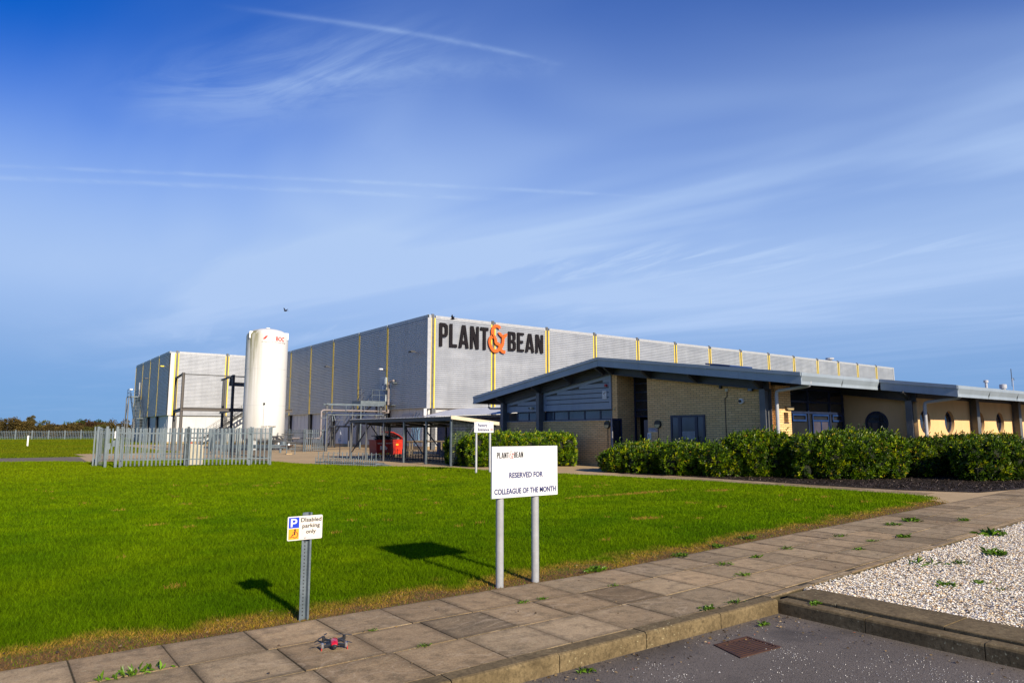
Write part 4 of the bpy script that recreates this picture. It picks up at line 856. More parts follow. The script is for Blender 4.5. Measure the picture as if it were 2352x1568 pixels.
# lights and a pipe on the warehouse side wall
def flood(x, y, z, label, dx=-1, mat='steel_dark', sc=1.0):
    t = thing('floodlight', (x, y, z), label, 'light', 'floodlights on the buildings'); mb = MB(); mb.bar((x, y, z), (x + dx * .35 * sc, y, z + .05), .05 * sc); mb.build('arm', M['steel_dark'], t)
    MB().prism([(-.28 * sc, -.02), (.28 * sc, -.02), (.22 * sc, .12 * sc), (-.22 * sc, .12 * sc)], (x + dx * .55 * sc - .2 * sc, y, z), V_, (0, 0, 1), U_, .42 * sc).build('lamp_head', M[mat], t)
flood(30.42, 54.9, 8.6, 'dark floodlight on the shaded warehouse wall nearest its corner'); flood(30.42, 74.5, 8.7, 'dark floodlight on the shaded wall beside the fourth yellow strip')
flood(30.42, 61.3, 7.5, 'white lamp above the upper warehouse door', mat='white', sc=.8); flood(18.1, 110.2, 9.0, 'dark floodlight on the far warehouse side wall'); flood(18.1, 99.2, 9.9, 'yellow box lamp near the corner of the far warehouse', mat='yellow')
t = thing('vent_pipe', (30.2, 59.6, 3.2), 'lagged pipe rising up the warehouse wall right of the upper door', 'pipe')
MB().tube([(30.1, 59.7, 3.3), (30.1, 59.7, 6.1), (30.15, 59.5, 6.3), (30.2, 58.9, 6.3)], .11, 10).build('pipe', M['pipe_lag'], t, True); MB().box((30.0, 58.6, 6.05), (30.4, 59.3, 6.12)).box((30.0, 58.8, 4.0), (30.4, 59.9, 4.05)).build('bracket', M['galv'], t)

# platform and stairs to the upper door
def flight(t, a, b, w, wdir, n, mat, rail=True):
    a, b, wd = Vector(a), Vector(b), Vector(wdir); st = MB()
    for k in (0, 1): st.bar(a + wd * w * k, b + wd * w * k, .04, .22)
    st.build('stringer', mat, t); tr = MB(); d = (b - a); hd = Vector((d.x, d.y, 0)).normalized() * .12
    for i in range(1, n):
        p = a + d * (i / n); c = [p - hd, p + hd, p + hd + wd * w, p - hd + wd * w]; tr.add([*c, *[q + Vector((0, 0, .035)) for q in c]], [(0, 1, 2, 3), (4, 7, 6, 5), (0, 4, 5, 1), (1, 5, 6, 2), (2, 6, 7, 3), (3, 7, 4, 0)])
    tr.build('tread', mat, t)
    if rail:
        for k in (0, 1):
            r = MB(); up = Vector((0, 0, 1)); o = wd * w * k
            for h_ in (.55, 1.05): r.tube([a + o + up * h_, b + o + up * h_], .022, 6)
            for i in range(0, n + 1, max(2, n // 4)): r.tube([a + o + d * (i / n), a + o + d * (i / n) + up * 1.05], .022, 6)
            r.build('handrail', mat, t)
def railing(t, pts, mat, h0=1.05, step=1.0):
    r = MB(); up = Vector((0, 0, 1)); pts = [Vector(p) for p in pts]
    for a, b in zip(pts[:-1], pts[1:]):
        for h_ in (.55, h0): r.tube([a + up * h_, b + up * h_], .024, 6)
        n = max(1, round((b - a).length / step))
        for i in range(n + 1): r.tube([a.lerp(b, i / n), a.lerp(b, i / n) + up * h0], .024, 6)
    r.build('railing', mat, t)
t = thing('access_stairs', (28.8, 62, 0), 'grey steel stairs and platform climbing to the upper warehouse door', 'stairs')
box('platform', (27.45, 60.0, 4.10), (30.2, 61.95, 4.40), M['galv'], t)
for p in ((27.5, 60.05), (29.95, 60.05), (27.5, 61.85), (29.95, 61.9)): MB().box((p[0] - .06, p[1] - .06, 0), (p[0] + .06, p[1] + .06, 4.1)).build('post', M['galv'] if p == (27.5, 60.05) else M['steel_grey'], t)
railing(t, [(28.6, 60.05, 4.4), (30.1, 60.05, 4.4)], M['galv']); railing(t, [(27.5, 60.05, 4.4), (27.5, 60.9, 4.4)], M['steel_grey'])
flight(t, (28.7, 66.3, 2.15), (28.7, 61.95, 4.35), 1.0, U_, 11, M['steel_grey'])
box('landing', (27.6, 66.3, 2.0), (29.75, 67.5, 2.15), M['steel_grey'], t)
for p in ((27.7, 66.4), (29.6, 67.4), (27.7, 67.4)): MB().box((p[0] - .06, p[1] - .06, 0), (p[0] + .06, p[1] + .06, 2.0)).build('post', M['steel_grey'], t)
flight(t, (27.65, 70.6, 0), (27.65, 67.5, 2.1), 1.0, U_, 11, M['steel_grey']); railing(t, [(27.6, 67.4, 2.15), (27.6, 66.4, 2.15), (28.6, 66.35, 2.15)], M['steel_grey'])

# pipe bridge
t = thing('pipe_bridge', (21.7, 53.7, 0), 'steel pipe bridge carrying lagged pipes from the tank fence to the warehouse', 'pipe bridge')
MB().ibeam((21.72, 53.8, 0), (21.72, 53.8, 3.85), .16, .16, .014, up=(1, 0, 0)).build('post', M['steel_grey'], t); MB().ibeam((26.5, 53.9, 0), (26.5, 53.9, 3.75), .16, .16, .014, up=(1, 0, 0)).build('post', M['steel_grey'], t)
mb = MB(); mb.bar((21.6, 53.7, 3.76), (26.7, 53.7, 3.76), .07, .12); mb.bar((21.6, 53.7, 2.93), (26.7, 53.7, 2.93), .05, .06); mb.bar((21.6, 54.3, 3.76), (26.7, 54.3, 3.76), .07, .12); mb.build('beam', M['galv'], t)
for u in (22.05, 23.3, 24.9, 26.2): MB().tube([(u, 53.7, 2.93), (u, 53.7, 3.76)], .022, 6).build('hanger', M['galv'], t)
MB().tube([(21.25, 53.75, 1.3), (21.25, 53.75, 3.15), (21.32, 53.75, 3.25), (21.45, 53.75, 3.28), (27.0, 54.1, 3.28), (29.6, 59.4, 3.30), (30.1, 59.7, 3.32)], .07, 10).build('pipe', M['pipe_lag'], t, True)
MB().tube([(19.5, 55.2, 1.05), (21.2, 53.8, 1.05), (21.25, 53.75, 1.3)], .06, 8).build('pipe', M['pipe_lag'], t, True)
MB().tube([(21.6, 53.66, .6), (21.6, 53.66, 2.98), (21.75, 53.66, 3.05), (26.5, 53.66, 3.05)], .03, 8).build('blue_pipe', M['bright_blue'], t)
mb = MB()
for z in (1.65, 2.65): mb.box((21.2, 53.6, z), (21.7, 53.64, z + .04))
mb.tube([(22.1, 53.6, 2.8), (22.12, 53.5, 2.4)], .04, 8); mb.tube([(22.22, 53.6, 2.9), (22.34, 53.5, 2.45)], .03, 8); mb.build('fitting', M['galv'], t)

# tank
TU, TV, TR_ = 17.85, 57.3, 1.62
t = thing('nitrogen_tank', (TU, TV, 0), 'tall white liquid nitrogen tank with algae streaks behind the palisade fences', 'tank')
MB().lathe((TU, TV, 0), [(TR_ * .6, .7), (TR_ * .95, .95), (TR_, 1.1), (TR_, 3.6), (TR_, 6.5), (TR_, 9.25), (TR_ * .985, 9.36), (TR_ * .9, 9.55), (TR_ * .72, 9.72), (TR_ * .45, 9.84), (TR_ * .1, 9.89)], 64).build('vessel', M['tank'], t, True)
for z in (3.62, 6.52): MB().lathe((TU, TV, z), [(TR_ + .004, 0), (TR_ + .004, .015)], 64).build('weld_seam', M['pvc'], t)
MB().lathe((TU, TV, 9.86), [(.10, 0), (.10, .08), (.17, .09), (.17, .14), (.05, .16)], 14).build('cap', M['white'], t)
for a in (R(200), R(-38), R(80)):
    x, y = TU + math.cos(a) * TR_ * .97, TV + math.sin(a) * TR_ * .97; MB().box((x - .14, y - .04, 9.0), (x + .14, y + .04, 9.55)).build('lifting_lug', M['white'], t)
for a in (R(225), R(315), R(45), R(135)):
    x, y = TU + math.cos(a) * 1.3, TV + math.sin(a) * 1.3; MB().box((x - .12, y - .12, 0), (x + .12, y + .12, 1.1)).build('leg', M['white'], t)
def on_tank(name, body, size, ang, z, mat, bold=0, width=None, loops=None):
    """bend flat text round the vessel; ang = bearing of its centre"""
    if body:
        cu = bpy.data.curves.new('t', 'FONT'); cu.body = body; cu.size = size; cu.align_x = 'CENTER'; cu.extrude = .004; cu.offset = bold; cu.resolution_u = 3; me = curve_to_mesh(cu)
    else:
        me = bpy.data.meshes.new('m'); mb = MB()
        for lp in loops: mb.prism(lp, (0, 0, 0), (1, 0, 0), (0, 1, 0), (0, 0, 1), .004)
        me.from_pydata(mb.v, [], mb.f)
    if width: xs = [v.co.x for v in me.vertices]; k = width / (max(xs) - min(xs)); 
    else: k = 1
    for v in me.vertices:
        a = ang + v.co.x * k / TR_; r = TR_ + .012 + v.co.z; v.co = (math.cos(a) * r, math.sin(a) * r, z + v.co.y)
    me.materials.clear(); me.materials.append(mat); return link(name, me, mat, t)
CAMA = math.atan2(-TV, -TU)      # bearing from the tank towards the camera
on_tank('lettering', 'BOC', .46, CAMA + R(37), 8.80, M['ink_red'], .012, .78)
on_tank('lettering', 'A Member of The Linde Group', .17, CAMA + R(21), 8.62, M['ink_grey'], 0, 2.05)
on_tank('lettering', 'Liquid Nitrogen', .19, CAMA + R(14), 1.92, M['ink_black'], .001, 1.16)
on_tank('emblem', None, 0, CAMA + R(-2), 8.88, M['ink_red'], loops=[[(-.30, 0), (-.10, 0), (.12, .27), (-.08, .27)]])
on_tank('emblem', None, 0, CAMA + R(9), 8.88, M['ink_pink'], loops=[[(-.22 + i * .09, 0), (-.22 + i * .09 + .045 - i * .006, 0), (i * .09 + .04 - i * .006, .27), (i * .09, .27)] for i in range(6)])
a = CAMA + R(-1); x, y = TU + math.cos(a) * (TR_ + .05), TV + math.sin(a) * (TR_ + .05)
MB().box((x - .07, y - .05, 3.68), (x + .07, y + .05, 3.82)).build('sensor_box', M['black_plastic'], t); MB().tube([(x, y, 3.68), (x, y, .9)], .012, 6).build('conduit', M['pvc'], t)
mb = MB(); 
for i, (a_, z) in enumerate(((.2, .9), (.5, 1.2), (.9, .8), (1.3, 1.35), (1.7, 1.0))):
    xx = TU + .1 + a_; mb.tube([(xx - .5, TV - 1.75, z), (xx + .5, TV - 1.75, z)], .045, 8); mb.lathe((xx, TV - 1.75, z), [(.09, -.06), (.09, .06)], 10); mb.tube([(xx, TV - 1.75, .1), (xx, TV - 1.75, z + .3)], .03, 6)
mb.tube([(TU + .2, TV - 1.6, .8), (TU + .9, TV - 2.0, .75), (TU + 1.9, TV - 2.1, .7)], .05, 8); mb.build('pipework', M['steel_dark'], t); MB().tube([(TU + 1.0, TV - 1.9, .25), (TU + 1.0, TV - 1.9, .8)], .28, 14).build('pump', M['galv'], t, True)
box('plinth', (TU - 2.6, TV - 2.3, -.02), (TU + 1.5, TV + 2.2, .14), M['track'], t)
t = thing('crash_barrier', (16, 53.3, 0), 'low corrugated steel crash barrier in front of the white tank', 'barrier'); mb = MB(); a, b = Vector((13.4, 54.4, 0)), Vector((17.95, 52.5, 0)); dd = (b - a).normalized(); nn = Vector((dd.y, -dd.x, 0))
mb.prism([(0, .33), (.05, .38), (.05, .43), (0, .47), (.05, .51), (.05, .57), (0, .61), (-.02, .61), (-.02, .33)], a, nn, Z_, dd, (b - a).length); mb.build('rail', M['galv'], t)
for k in (.05, .5, .95): p = a.lerp(b, k); MB().box((p.x - .07, p.y + .02, 0), (p.x + .07, p.y + .14, .55)).build('post', M['galv'], t)
t = thing('pipe_stand', (17.1, 48.9, 0), 'low galvanised frame with a valve standing on the yard by the tank', 'pipe stand'); mb = MB()
for (p, q) in (((16.93, 49.0), (16.93, 49.0)), ((17.42, 48.7), (17.42, 48.7))): mb.bar((p[0], p[1], 0), (p[0], p[1], .72), .05)
mb.bar((16.93, 49.0, .70), (17.42, 48.7, .70), .04); mb.bar((16.93, 49.0, .38), (17.42, 48.7, .38), .05); mb.build('frame', M['galv'], t); box('footing', (16.85, 48.75, 0), (17.25, 49.05, .06), M['yard'], t); MB().tube([(16.6, 49.3, .55), (17.1, 48.95, .55), (17.3, 48.8, .62)], .035, 8).build('valve', M['rust'], t); box('gauge', (16.98, 48.86, .62), (17.10, 48.9, .74), M['white'], t)

# big open steel frame in front of the far warehouse
t = thing('steel_frame', (14.7, 66, 0), 'tall dark open steel frame standing left of the white tank', 'steel frame')
for (u, v) in ((12.75, 62.6), (16.75, 62.6), (13.75, 70.5), (18.0, 70.5)): MB().ibeam((u, v, 0), (u, v, 6.45 if v < 65 else 6.6), .20, .24, .02, up=(1, 0, 0)).build('post', M['steel_brown'] if v < 65 else M['steel_dark'], t)
mb = MB(); mb.ibeam((12.75, 62.6, 6.30), (12.75 + 9, 62.6, 6.30), .09, .1, .02); mb.build('rail', M['steel_grey'], t)
mb = MB(); mb.ibeam((12.75, 62.6, 3.42), (22, 62.6, 3.42), .28, .2, .03); mb.build('beam', M['steel_brown'], t)
for u in (12.75, 16.75):
    du = 1.0; MB().ibeam((u, 62.6, 3.40), (u + du, 70.5, 3.40), .26, .2, .03).build('beam', M['steel_dark'], t); MB().ibeam((u, 62.6, 6.35), (u + du, 70.5, 6.48), .14, .16, .02).build('beam', M['steel_dark'], t)
MB().ibeam((16.9, 64.5, 5.75), (22, 64.5, 5.70), .34, .2, .03).build('beam', M['steel_dark'], t); box('bracket', (16.95, 64.4, 5.8), (17.15, 64.6, 6.3), M['steel_dark'], t)

# stairs behind the tank, against the far warehouse front; fire escape at the far end
t = thing('external_stairs', (24.5, 90, 0), 'dark metal stairs against the far warehouse, partly behind the tank', 'stairs')
flight(t, (22.3, 94.3, .8), (27.5, 94.3, 4.4), 1.2, V_, 14, M['steel_dark']); box('landing', (20.3, 94.3, .7), (22.3, 95.6, .85), M['steel_dark'], t); railing(t, [(20.3, 94.3, .85), (22.3, 94.3, .85)], M['steel_dark']); railing(t, [(20.3, 94.3, .85), (20.3, 95.6, .85)], M['steel_dark'])
for x in (20.35, 22.2): MB().box((x - .05, 94.3, 0), (x + .05, 94.4, .7)).build('post', M['steel_dark'], t)
t = thing('fire_escape', (17.2, 116, 0), 'tall galvanised fire escape stair at the far end of the far warehouse', 'stairs')
flight(t, (16.75, 107.6, 0), (16.75, 112.2, 3.5), 1.1, U_, 16, M['galv']); box('landing', (16.7, 112.2, 3.4), (17.95, 113.4, 3.5), M['galv'], t); flight(t, (16.75, 113.4, 3.5), (16.75, 117.4, 6.8), 1.1, U_, 15, M['galv'])
box('platform', (16.6, 117.4, 6.65), (18.0, 119.6, 6.8), M['galv'], t); railing(t, [(16.65, 117.4, 6.8), (16.65, 119.5, 6.8), (18.0, 119.5, 6.8)], M['galv'])
for (u, v, z) in ((16.6, 119.5, 6.65), (16.6, 117.5, 6.65), (16.7, 113.3, 3.4), (17.9, 119.5, 6.65), (16.7, 112.3, 3.4)): MB().box((u - .07, v - .07, 0), (u + .07, v + .07, z)).build('post', M['steel_grey'], t)
mb = MB()
for (a, b) in (((16.6, 119.5, 0), (16.6, 117.5, 3.3)), ((16.6, 119.5, 3.3), (16.6, 117.5, 6.6)), ((16.6, 117.5, 3.3), (16.6, 119.5, 3.3))): MB().bar(a, b, .06).build('brace', M['steel_grey'], t)
box('camera', (16.62, 117.3, 7.7), (17.0, 117.5, 7.9), M['white'], t)
box('door', (17.95, 118.0, 6.8), (18.05, 119.0, 8.9), M['pvc'], b2)

# ------------------------------------------------------------------ covered cycle shelter
t = thing('cycle_shelter', (18.5, 33, 0), 'long open cycle shelter with corrugated roof and mesh back', 'shelter')
def srz(u): return 2.27 - (u - 17.2) * .105
vs = []; fs = []; n = 2 * 74; 
for i in range(n + 1):
    v = 27.75 + (39.15 - 27.75) * i / n; dz = .035 * (i % 2)
    vs += [(17.2, v, srz(17.2) + dz), (19.9, v, srz(19.9) + dz), (17.2, v, srz(17.2) + dz - .012), (19.9, v, srz(19.9) + dz - .012)]
for i in range(n):
    k = 4 * i; fs += [(k, k + 1, k + 5, k + 4), (k + 2, k + 6, k + 7, k + 3), (k, k + 4, k + 6, k + 2), (k + 1, k + 3, k + 7, k + 5)]
MB().add(vs, fs).build('roof_sheet', M['roof_galv'], t)
MB().bar((17.27, 27.7, 2.16), (17.27, 39.1, 2.16), .08, .15).build('eaves_beam', M['steel_dark'], t); MB().bar((19.8, 27.7, 1.88), (19.8, 39.1, 1.88), .08, .13).build('eaves_beam', M['steel_dark'], t)
for v in (27.8, 30.1, 32.4, 34.7, 36.9, 39.0):
    MB().ibeam((17.27, v, 0), (17.27, v, 2.08), .09, .09, .01, up=(1, 0, 0)).build('post', M['galv'] if v < 33 else M['steel_grey'], t); MB().ibeam((19.8, v, 0), (19.8, v, 1.82), .09, .09, .01, up=(1, 0, 0)).build('post', M['steel_dark'], t)
    if v > 28: MB().bar((17.3, v, 2.15), (19.8, v, 1.90), .06, .12).build('rafter', M['steel_dark'], t)
MB().prism([(0, 0), (2.75, -.285), (2.75, -.45), (0, -.165)], (17.15, 27.62, 2.33), U_, Z_, V_, .06).build('bargeboard', M['cream_board'], t)
for a_, b_ in (((18.5, 39.0, 2.0), (17.3, 39.0, .3)), ((18.5, 39.0, 2.0), (19.8, 39.0, .3)), ((19.75, 34.7, .3), (19.75, 36.9, 1.8)), ((19.75, 34.7, 1.8), (19.75, 32.4, .3)), ((17.5, 27.75, .3), (18.6, 27.75, 2.0)), ((18.6, 27.75, 2.0), (19.75, 27.75, .3))): MB().bar(a_, b_, .05).build('brace', M['steel_dark'], t)
mb = MB(); v = 27.8
while v < 39: mb.box((19.84, v, .1), (19.848, v + .007, 1.82)); v += .09
z = .1
while z < 1.82: mb.box((19.849, 27.8, z), (19.857, 39, z + .007)); z += .09
mb.build('mesh_panel', M['steel_grey'], t)
mb = MB(); u = 17.32
while u < 19.8: mb.box((u, 27.79, .1), (u + .006, 27.796, srz(u) - .12)); u += .075
z = .1
while z < 1.9: mb.box((17.32, 27.797, z), (19.8, 27.803, z + .006)); z += .075
mb.build('mesh_panel', M['galv'], t)
mb = MB(); u = 17.32
while u < 19.8: mb.box((u, 39.04, .1), (u + .006, 39.046, srz(u) - .12)); u += .09
z = .1
while z < 1.9: mb.box((17.32, 39.047, z), (19.8, 39.053, z + .006)); z += .09
mb.build('mesh_panel', M['steel_grey'], t)
for v in (36.0, 31.3): box('bulkhead_lamp', (18.4, v, 1.93), (18.65, v + .12, 2.0), M['pvc'], t)

def rack_unit(t, u, v, tall, mat, dirx=1, first=False):
    """one holder of a cycle rack: upright tube, hoop and slanting wheel trough"""
    mb = MB(); h_ = .62 if tall else .36; mb.tube([(u, v, 0), (u, v, h_)], .022, 7)
    z = h_ - .06; mb.tube([(u, v, z), (u + .17 * dirx, v - .02, z), (u + .20 * dirx, v - .02, z - .04), (u + .20 * dirx, v - .02, z - .26), (u + .17 * dirx, v - .02, z - .30), (u + .02, v, z - .30)], .009, 6)
    mb.tube([(u, v, .1), (u + .35 * dirx, v - .05, .12), (u + .75 * dirx, v - .1, .02)], .014, 6); return mb.build('wheel_holder', mat, t)
def rack(a, b, n, label, mat, hl=True):
    t = thing('cycle_rack', (a[0], a[1], 0), label, 'cycle rack', 'cycle racks'); A_, B_ = Vector((*a, 0)), Vector((*b, 0))
    for i in range(n): p = A_.lerp(B_, i / (n - 1)); rack_unit(t, p.x, p.y, i % 2 == 1, mat)
    mb = MB(); mb.bar(A_ + Vector((0, 0, .13)), B_ + Vector((0, 0, .13)), .035); mb.bar(A_ + Vector((.4, -.05, .16)), B_ + Vector((.4, -.05, .16)), .03); mb.build('rail', mat, t)
rack((12.90, 33.15), (13.42, 32.2), 8, 'galvanised cycle rack on the yard edge, leftmost of the three outdoor ones', M['galv']); rack((13.48, 32.1), (13.86, 30.9), 9, 'galvanised cycle rack on the yard edge, middle of the three outdoor ones', M['galv']); rack((13.92, 30.75), (14.32, 29.5), 10, 'galvanised cycle rack on the yard edge, nearest of the three outdoor ones', M['galv'])
rack((18.6, 37.2), (18.75, 33.2), 15, 'dark cycle rack under the left half of the shelter roof', M['steel_dark']); rack((18.8, 33.0), (19.0, 28.5), 16, 'dark cycle rack under the right half of the shelter roof', M['steel_dark'])

# bins
def bin_(x, y, s, label, mat, lidmat, lid_open, front):
    t = thing('wheelie_bin', (x, y, 0), label, 'bin', 'large waste bins behind the shelter'); W2, D = .62 * s, .5 * s; h_ = 1.05
    prof = [(-W2 * .9, .18), (W2 * .9, .18), (W2, h_), (-W2, h_)]; MB().prism(prof, (x, y - D, 0), U_, Z_, V_, 2 * D).build('body', mat, t)
    MB().box((x - W2 - .03, y - D - .03, h_ - .03), (x + W2 + .03, y + D + .03, h_ + .04)).build('rim', mat, t)
    # a lid hinged open along the back, with black bags bulging out
    ln = [(0, 0), (.35, .05), (.75, .02), (.98, -.08)]; ang = lid_open; vs = []
    pr = [(p[0] * math.cos(ang) - p[1] * math.sin(ang), p[0] * math.sin(ang) + p[1] * math.cos(ang)) for p in ln]; pr += [(a, b + .04) for a, b in pr[::-1]]
    MB().prism([(W2 + .03 - a * 1.15, b + h_ + .05) for a, b in pr], (x, y - D, 0), U_, Z_, V_, 2 * D).build('lid', lidmat, t)
    mb = MB()
    for k in range(9):
        bx, by = x + random.uniform(-.42, .42), y + random.uniform(-.35, .3); r = random.uniform(.15, .24); mb.lathe((bx, by, h_ + .02), [(r * .8, -.1), (r * 1.05, 0.0), (r * .95, r * .5), (r * .5, r * .95), (.02, r * 1.2)], 9)
    mb.build('refuse_bag', M['bag'], t)
    for a in (-1, 1):
        for b in (-1, 1): MB().tube([(x + a * W2 * .8 - .02, y + b * D * .8, .085), (x + a * W2 * .8 + .03, y + b * D * .8, .085)], .085, 12).build('wheel', M['rubber'], t)
    return t
t = bin_(20.55, 40.5, 1.12, 'bright red waste bin with its red lid propped open, right-hand one', M['red'], M['red'], R(32), None)
yl = box('sticker', (20.4, 39.92, .72), (20.9, 39.934, .82), M['yellow'], t)
text('lettering', 'GENERAL', .10, (20.0, 39.92, .86), U_, Z_, M['white'], t, .001, depth=.002)
t = bin_(20.0, 40.0, .9, 'dark red waste bin jammed behind the other two', M['darkred'], M['rubber'], R(8), None)
t = bin_(19.5, 39.45, .98, 'dark red waste bin with black bags and flipped black lid, left-hand one', M['darkred'], M['rubber'], R(16), None)
text('lettering', 'GENERAL WASTE', .11, (18.97, 38.95, .84), U_, Z_, M['white'], t, .001, depth=.002, width=1.0); text('lettering', 'Biffa', .30, (19.15, 38.95, .5), U_, Z_, M['white'], t, .006, depth=.002); box('sticker', (19.07, 38.94, .22), (19.27, 38.952, .29), M['yellow'], t); box('sticker', (19.55, 38.94, .22), (19.8, 38.952, .29), M['yellow'], t)
# timber rails behind shelter
def hitch(a, b, label):
    t = thing('timber_rail', (a[0], a[1], 0), label, 'rail', 'low timber rails'); A_, B_ = Vector((*a, 0)), Vector((*b, 0)); n = 3
    MB().tube([A_ + Vector((0, 0, .93)), B_ + Vector((0, 0, .93))], .06, 8).build('rail', M['timber'], t)
    for i in range(n): p = A_.lerp(B_, i / (n - 1)); MB().tube([p, p + Vector((0, 0, .93))], .06, 8).build('post', M['timber'], t)
hitch((23.2, 42.3), (25.5, 38.5), 'rustic timber rail by the navy wall behind the shelter'); hitch((21.4, 41.2), (22.3, 39.2), 'shorter rustic timber rail just right of the red bins')

t = thing('notice_post', (17.53, 41.16, 0), 'thin grey post with a round sign seen edge-on and a small white notice', 'sign'); MB().tube([(17.53, 41.16, 0), (17.53, 41.16, 1.7)], .025, 8).build('post', M['galv'], t)
MB().add(*(lambda n: ([(17.47 + (.03 if k >= n else 0), 41.10 + .15 * math.cos(6.283 * (k % n) / n) * .9, 1.39 + .19 * math.sin(6.283 * (k % n) / n)) for k in range(2 * n)], [tuple(range(n)), tuple(range(2 * n - 1, n - 1, -1))] + [(i, i + n, (i + 1) % n + n, (i + 1) % n) for i in range(n)]))(20)).build('round_sign', M['pvc'], t)
box('notice', (17.36, 41.10, .88), (17.58, 41.12, 1.16), M['sign_white'], t)
for i, s_ in enumerate(('No parking', 'beyond this', 'point')): text('lettering', s_, .05, (17.47, 41.097, 1.08 - .07 * i), U_, Z_, M['ink_black'], t, .001, align='CENTER', depth=.001)

# curved canopy + navy wall behind the shelter
t = thing('curved_canopy', (27, 42, 0), 'low curved corrugated canopy roof against a navy wall by the warehouse', 'canopy'); vs = []; fs = []; na = 10; nv = 120
for j in range(nv + 1):
    v = 33.2 + (43.4 - 33.2) * j / nv; dz = .03 * (j % 2)
    for i in range(na + 1): a = i / na; u = 24.6 + 3.9 * a; z = 2.62 + .62 * math.sin(a * math.pi / 2) + dz; vs.append((u, v, z))
for j in range(nv):
    for i in range(na): k = j * (na + 1) + i; fs.append((k, k + na + 1, k + na + 2, k + 1))
MB().add(vs, fs).build('roof_sheet', M['roof_galv'], t)
box('wall', (25.3, 33.3, 0), (28.5, 42.6, 2.55), M['navy_wall'], t); MB().tube([(24.6 + 3.9 * a, 43.45, 2.62 + .62 * math.sin(a * math.pi / 2)) for a in np.linspace(0, 1, 9)], .04, 6).build('edge_trim', M['rust'], t)
for v in (43.2, 38, 33.4): MB().box((24.75, v - .06, 0), (24.87, v + .06, 2.6)).build('post', M['steel_dark'], t)
box('beam', (24.7, 33.2, 2.45), (24.85, 43.3, 2.6), M['steel_dark'], t)

# ------------------------------------------------------------------ office building
o = thing('office_building', (27, 20, 0), 'low buff brick office with wide pitched roof, slatted gable and round windows', 'building')
TOP = lambda v: 4.98 - .136 * abs(v - 23.2)
FU = 22.3; WU = 23.1; FU2 = 27.8; RE = 75.0
# roof slabs (ridge along u); near section ends at v 13.2, far section at 10.45
def roofslab(name, u0, u1, va, vb, th, mat, dz=0):
    mb = MB(); mb.prism([(va, TOP(va) + dz), (vb, TOP(vb) + dz), (vb, TOP(vb) - th + dz), (va, TOP(va) - th + dz)], (u0, 0, 0), V_, Z_, U_, u1 - u0); return mb.build(name, mat, o)
roofslab('roof', FU + .05, RE, 33.5, 23.2, .10, M['dark_roof'], -.03); roofslab('roof', FU + .05, FU2 + .05, 23.2, 13.25, .10, M['dark_roof'], -.03); roofslab('roof', FU2 + .05, RE, 23.2, 10.5, .10, M['dark_roof'], -.03)
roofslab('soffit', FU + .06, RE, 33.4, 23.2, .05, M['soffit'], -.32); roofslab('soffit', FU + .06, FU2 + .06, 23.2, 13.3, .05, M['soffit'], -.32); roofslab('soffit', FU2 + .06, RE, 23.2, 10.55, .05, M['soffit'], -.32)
mb = MB(); v = 13.6
while v < 33.3: mb.prism([(v, TOP(v) - .372), (v + .05, TOP(v + .05) - .372), (v + .05, TOP(v + .05) - .395), (v, TOP(v) - .395)], (FU + .1, 0, 0), V_, Z_, U_, .75); v += .2
mb.build('soffit_rib', M['soffit'], o)
# fascias: two-step profile with joints
def gable_fascia(u, va, vb):
    n = max(1, round(abs(va - vb) / 2.6)); 
    for i in range(n):
        a, b = va + (vb - va) * i / n, va + (vb - va) * (i + 1) / n; g = .006 if b > a else -.006
        MB().prism([(a + g, TOP(a) - .13), (b, TOP(b) - .13), (b, TOP(b) - .42), (a + g, TOP(a) - .42)], (u - .02, 0, 0), V_, Z_, U_, .06).build('fascia', M['flash'], o)
        MB().prism([(a, TOP(a)), (b, TOP(b)), (b, TOP(b) - .128), (a, TOP(a) - .128)], (u - .06, 0, 0), V_, Z_, U_, .12).build('verge_trim', M['flash'], o)
gable_fascia(FU, 23.2, 33.5); gable_fascia(FU, 23.2, 13.2); gable_fascia(FU2, 13.15, 10.45)
def eave_fascia(v, u0, u1):
    n = max(1, round((u1 - u0) / 3)); z = TOP(v)
    for i in range(n):
        a, b = u0 + (u1 - u0) * i / n, u0 + (u1 - u0) * (i + 1) / n; MB().prism([(v - .03, z - .01), (v + .05, z - .01), (v + .05, z - .42), (v + .10, z - .42), (v - .03, z - .12)][::-1], (a + .004, 0, 0), V_, Z_, U_, b - a - .004).build('gutter', M['flash'], o)
eave_fascia(13.2, FU - .02, FU2 + .02); eave_fascia(10.45, FU2 - .02, 60.0)
eave_fascia(33.5, FU, 60)
mb = MB()
for va, vb, u in ((23.2, 33.4, FU), (23.2, 13.3, FU), (13.1, 10.5, FU2)):
    k = 0; v = va
    while (v <= vb) if vb > va else (v >= vb): mb.lathe((u - .075, v, TOP(v) - .15), [(.012, -.01), (.012, .01)], 6); v += .55 if vb > va else -.55
mb.build('rivet', M['galv'], o)
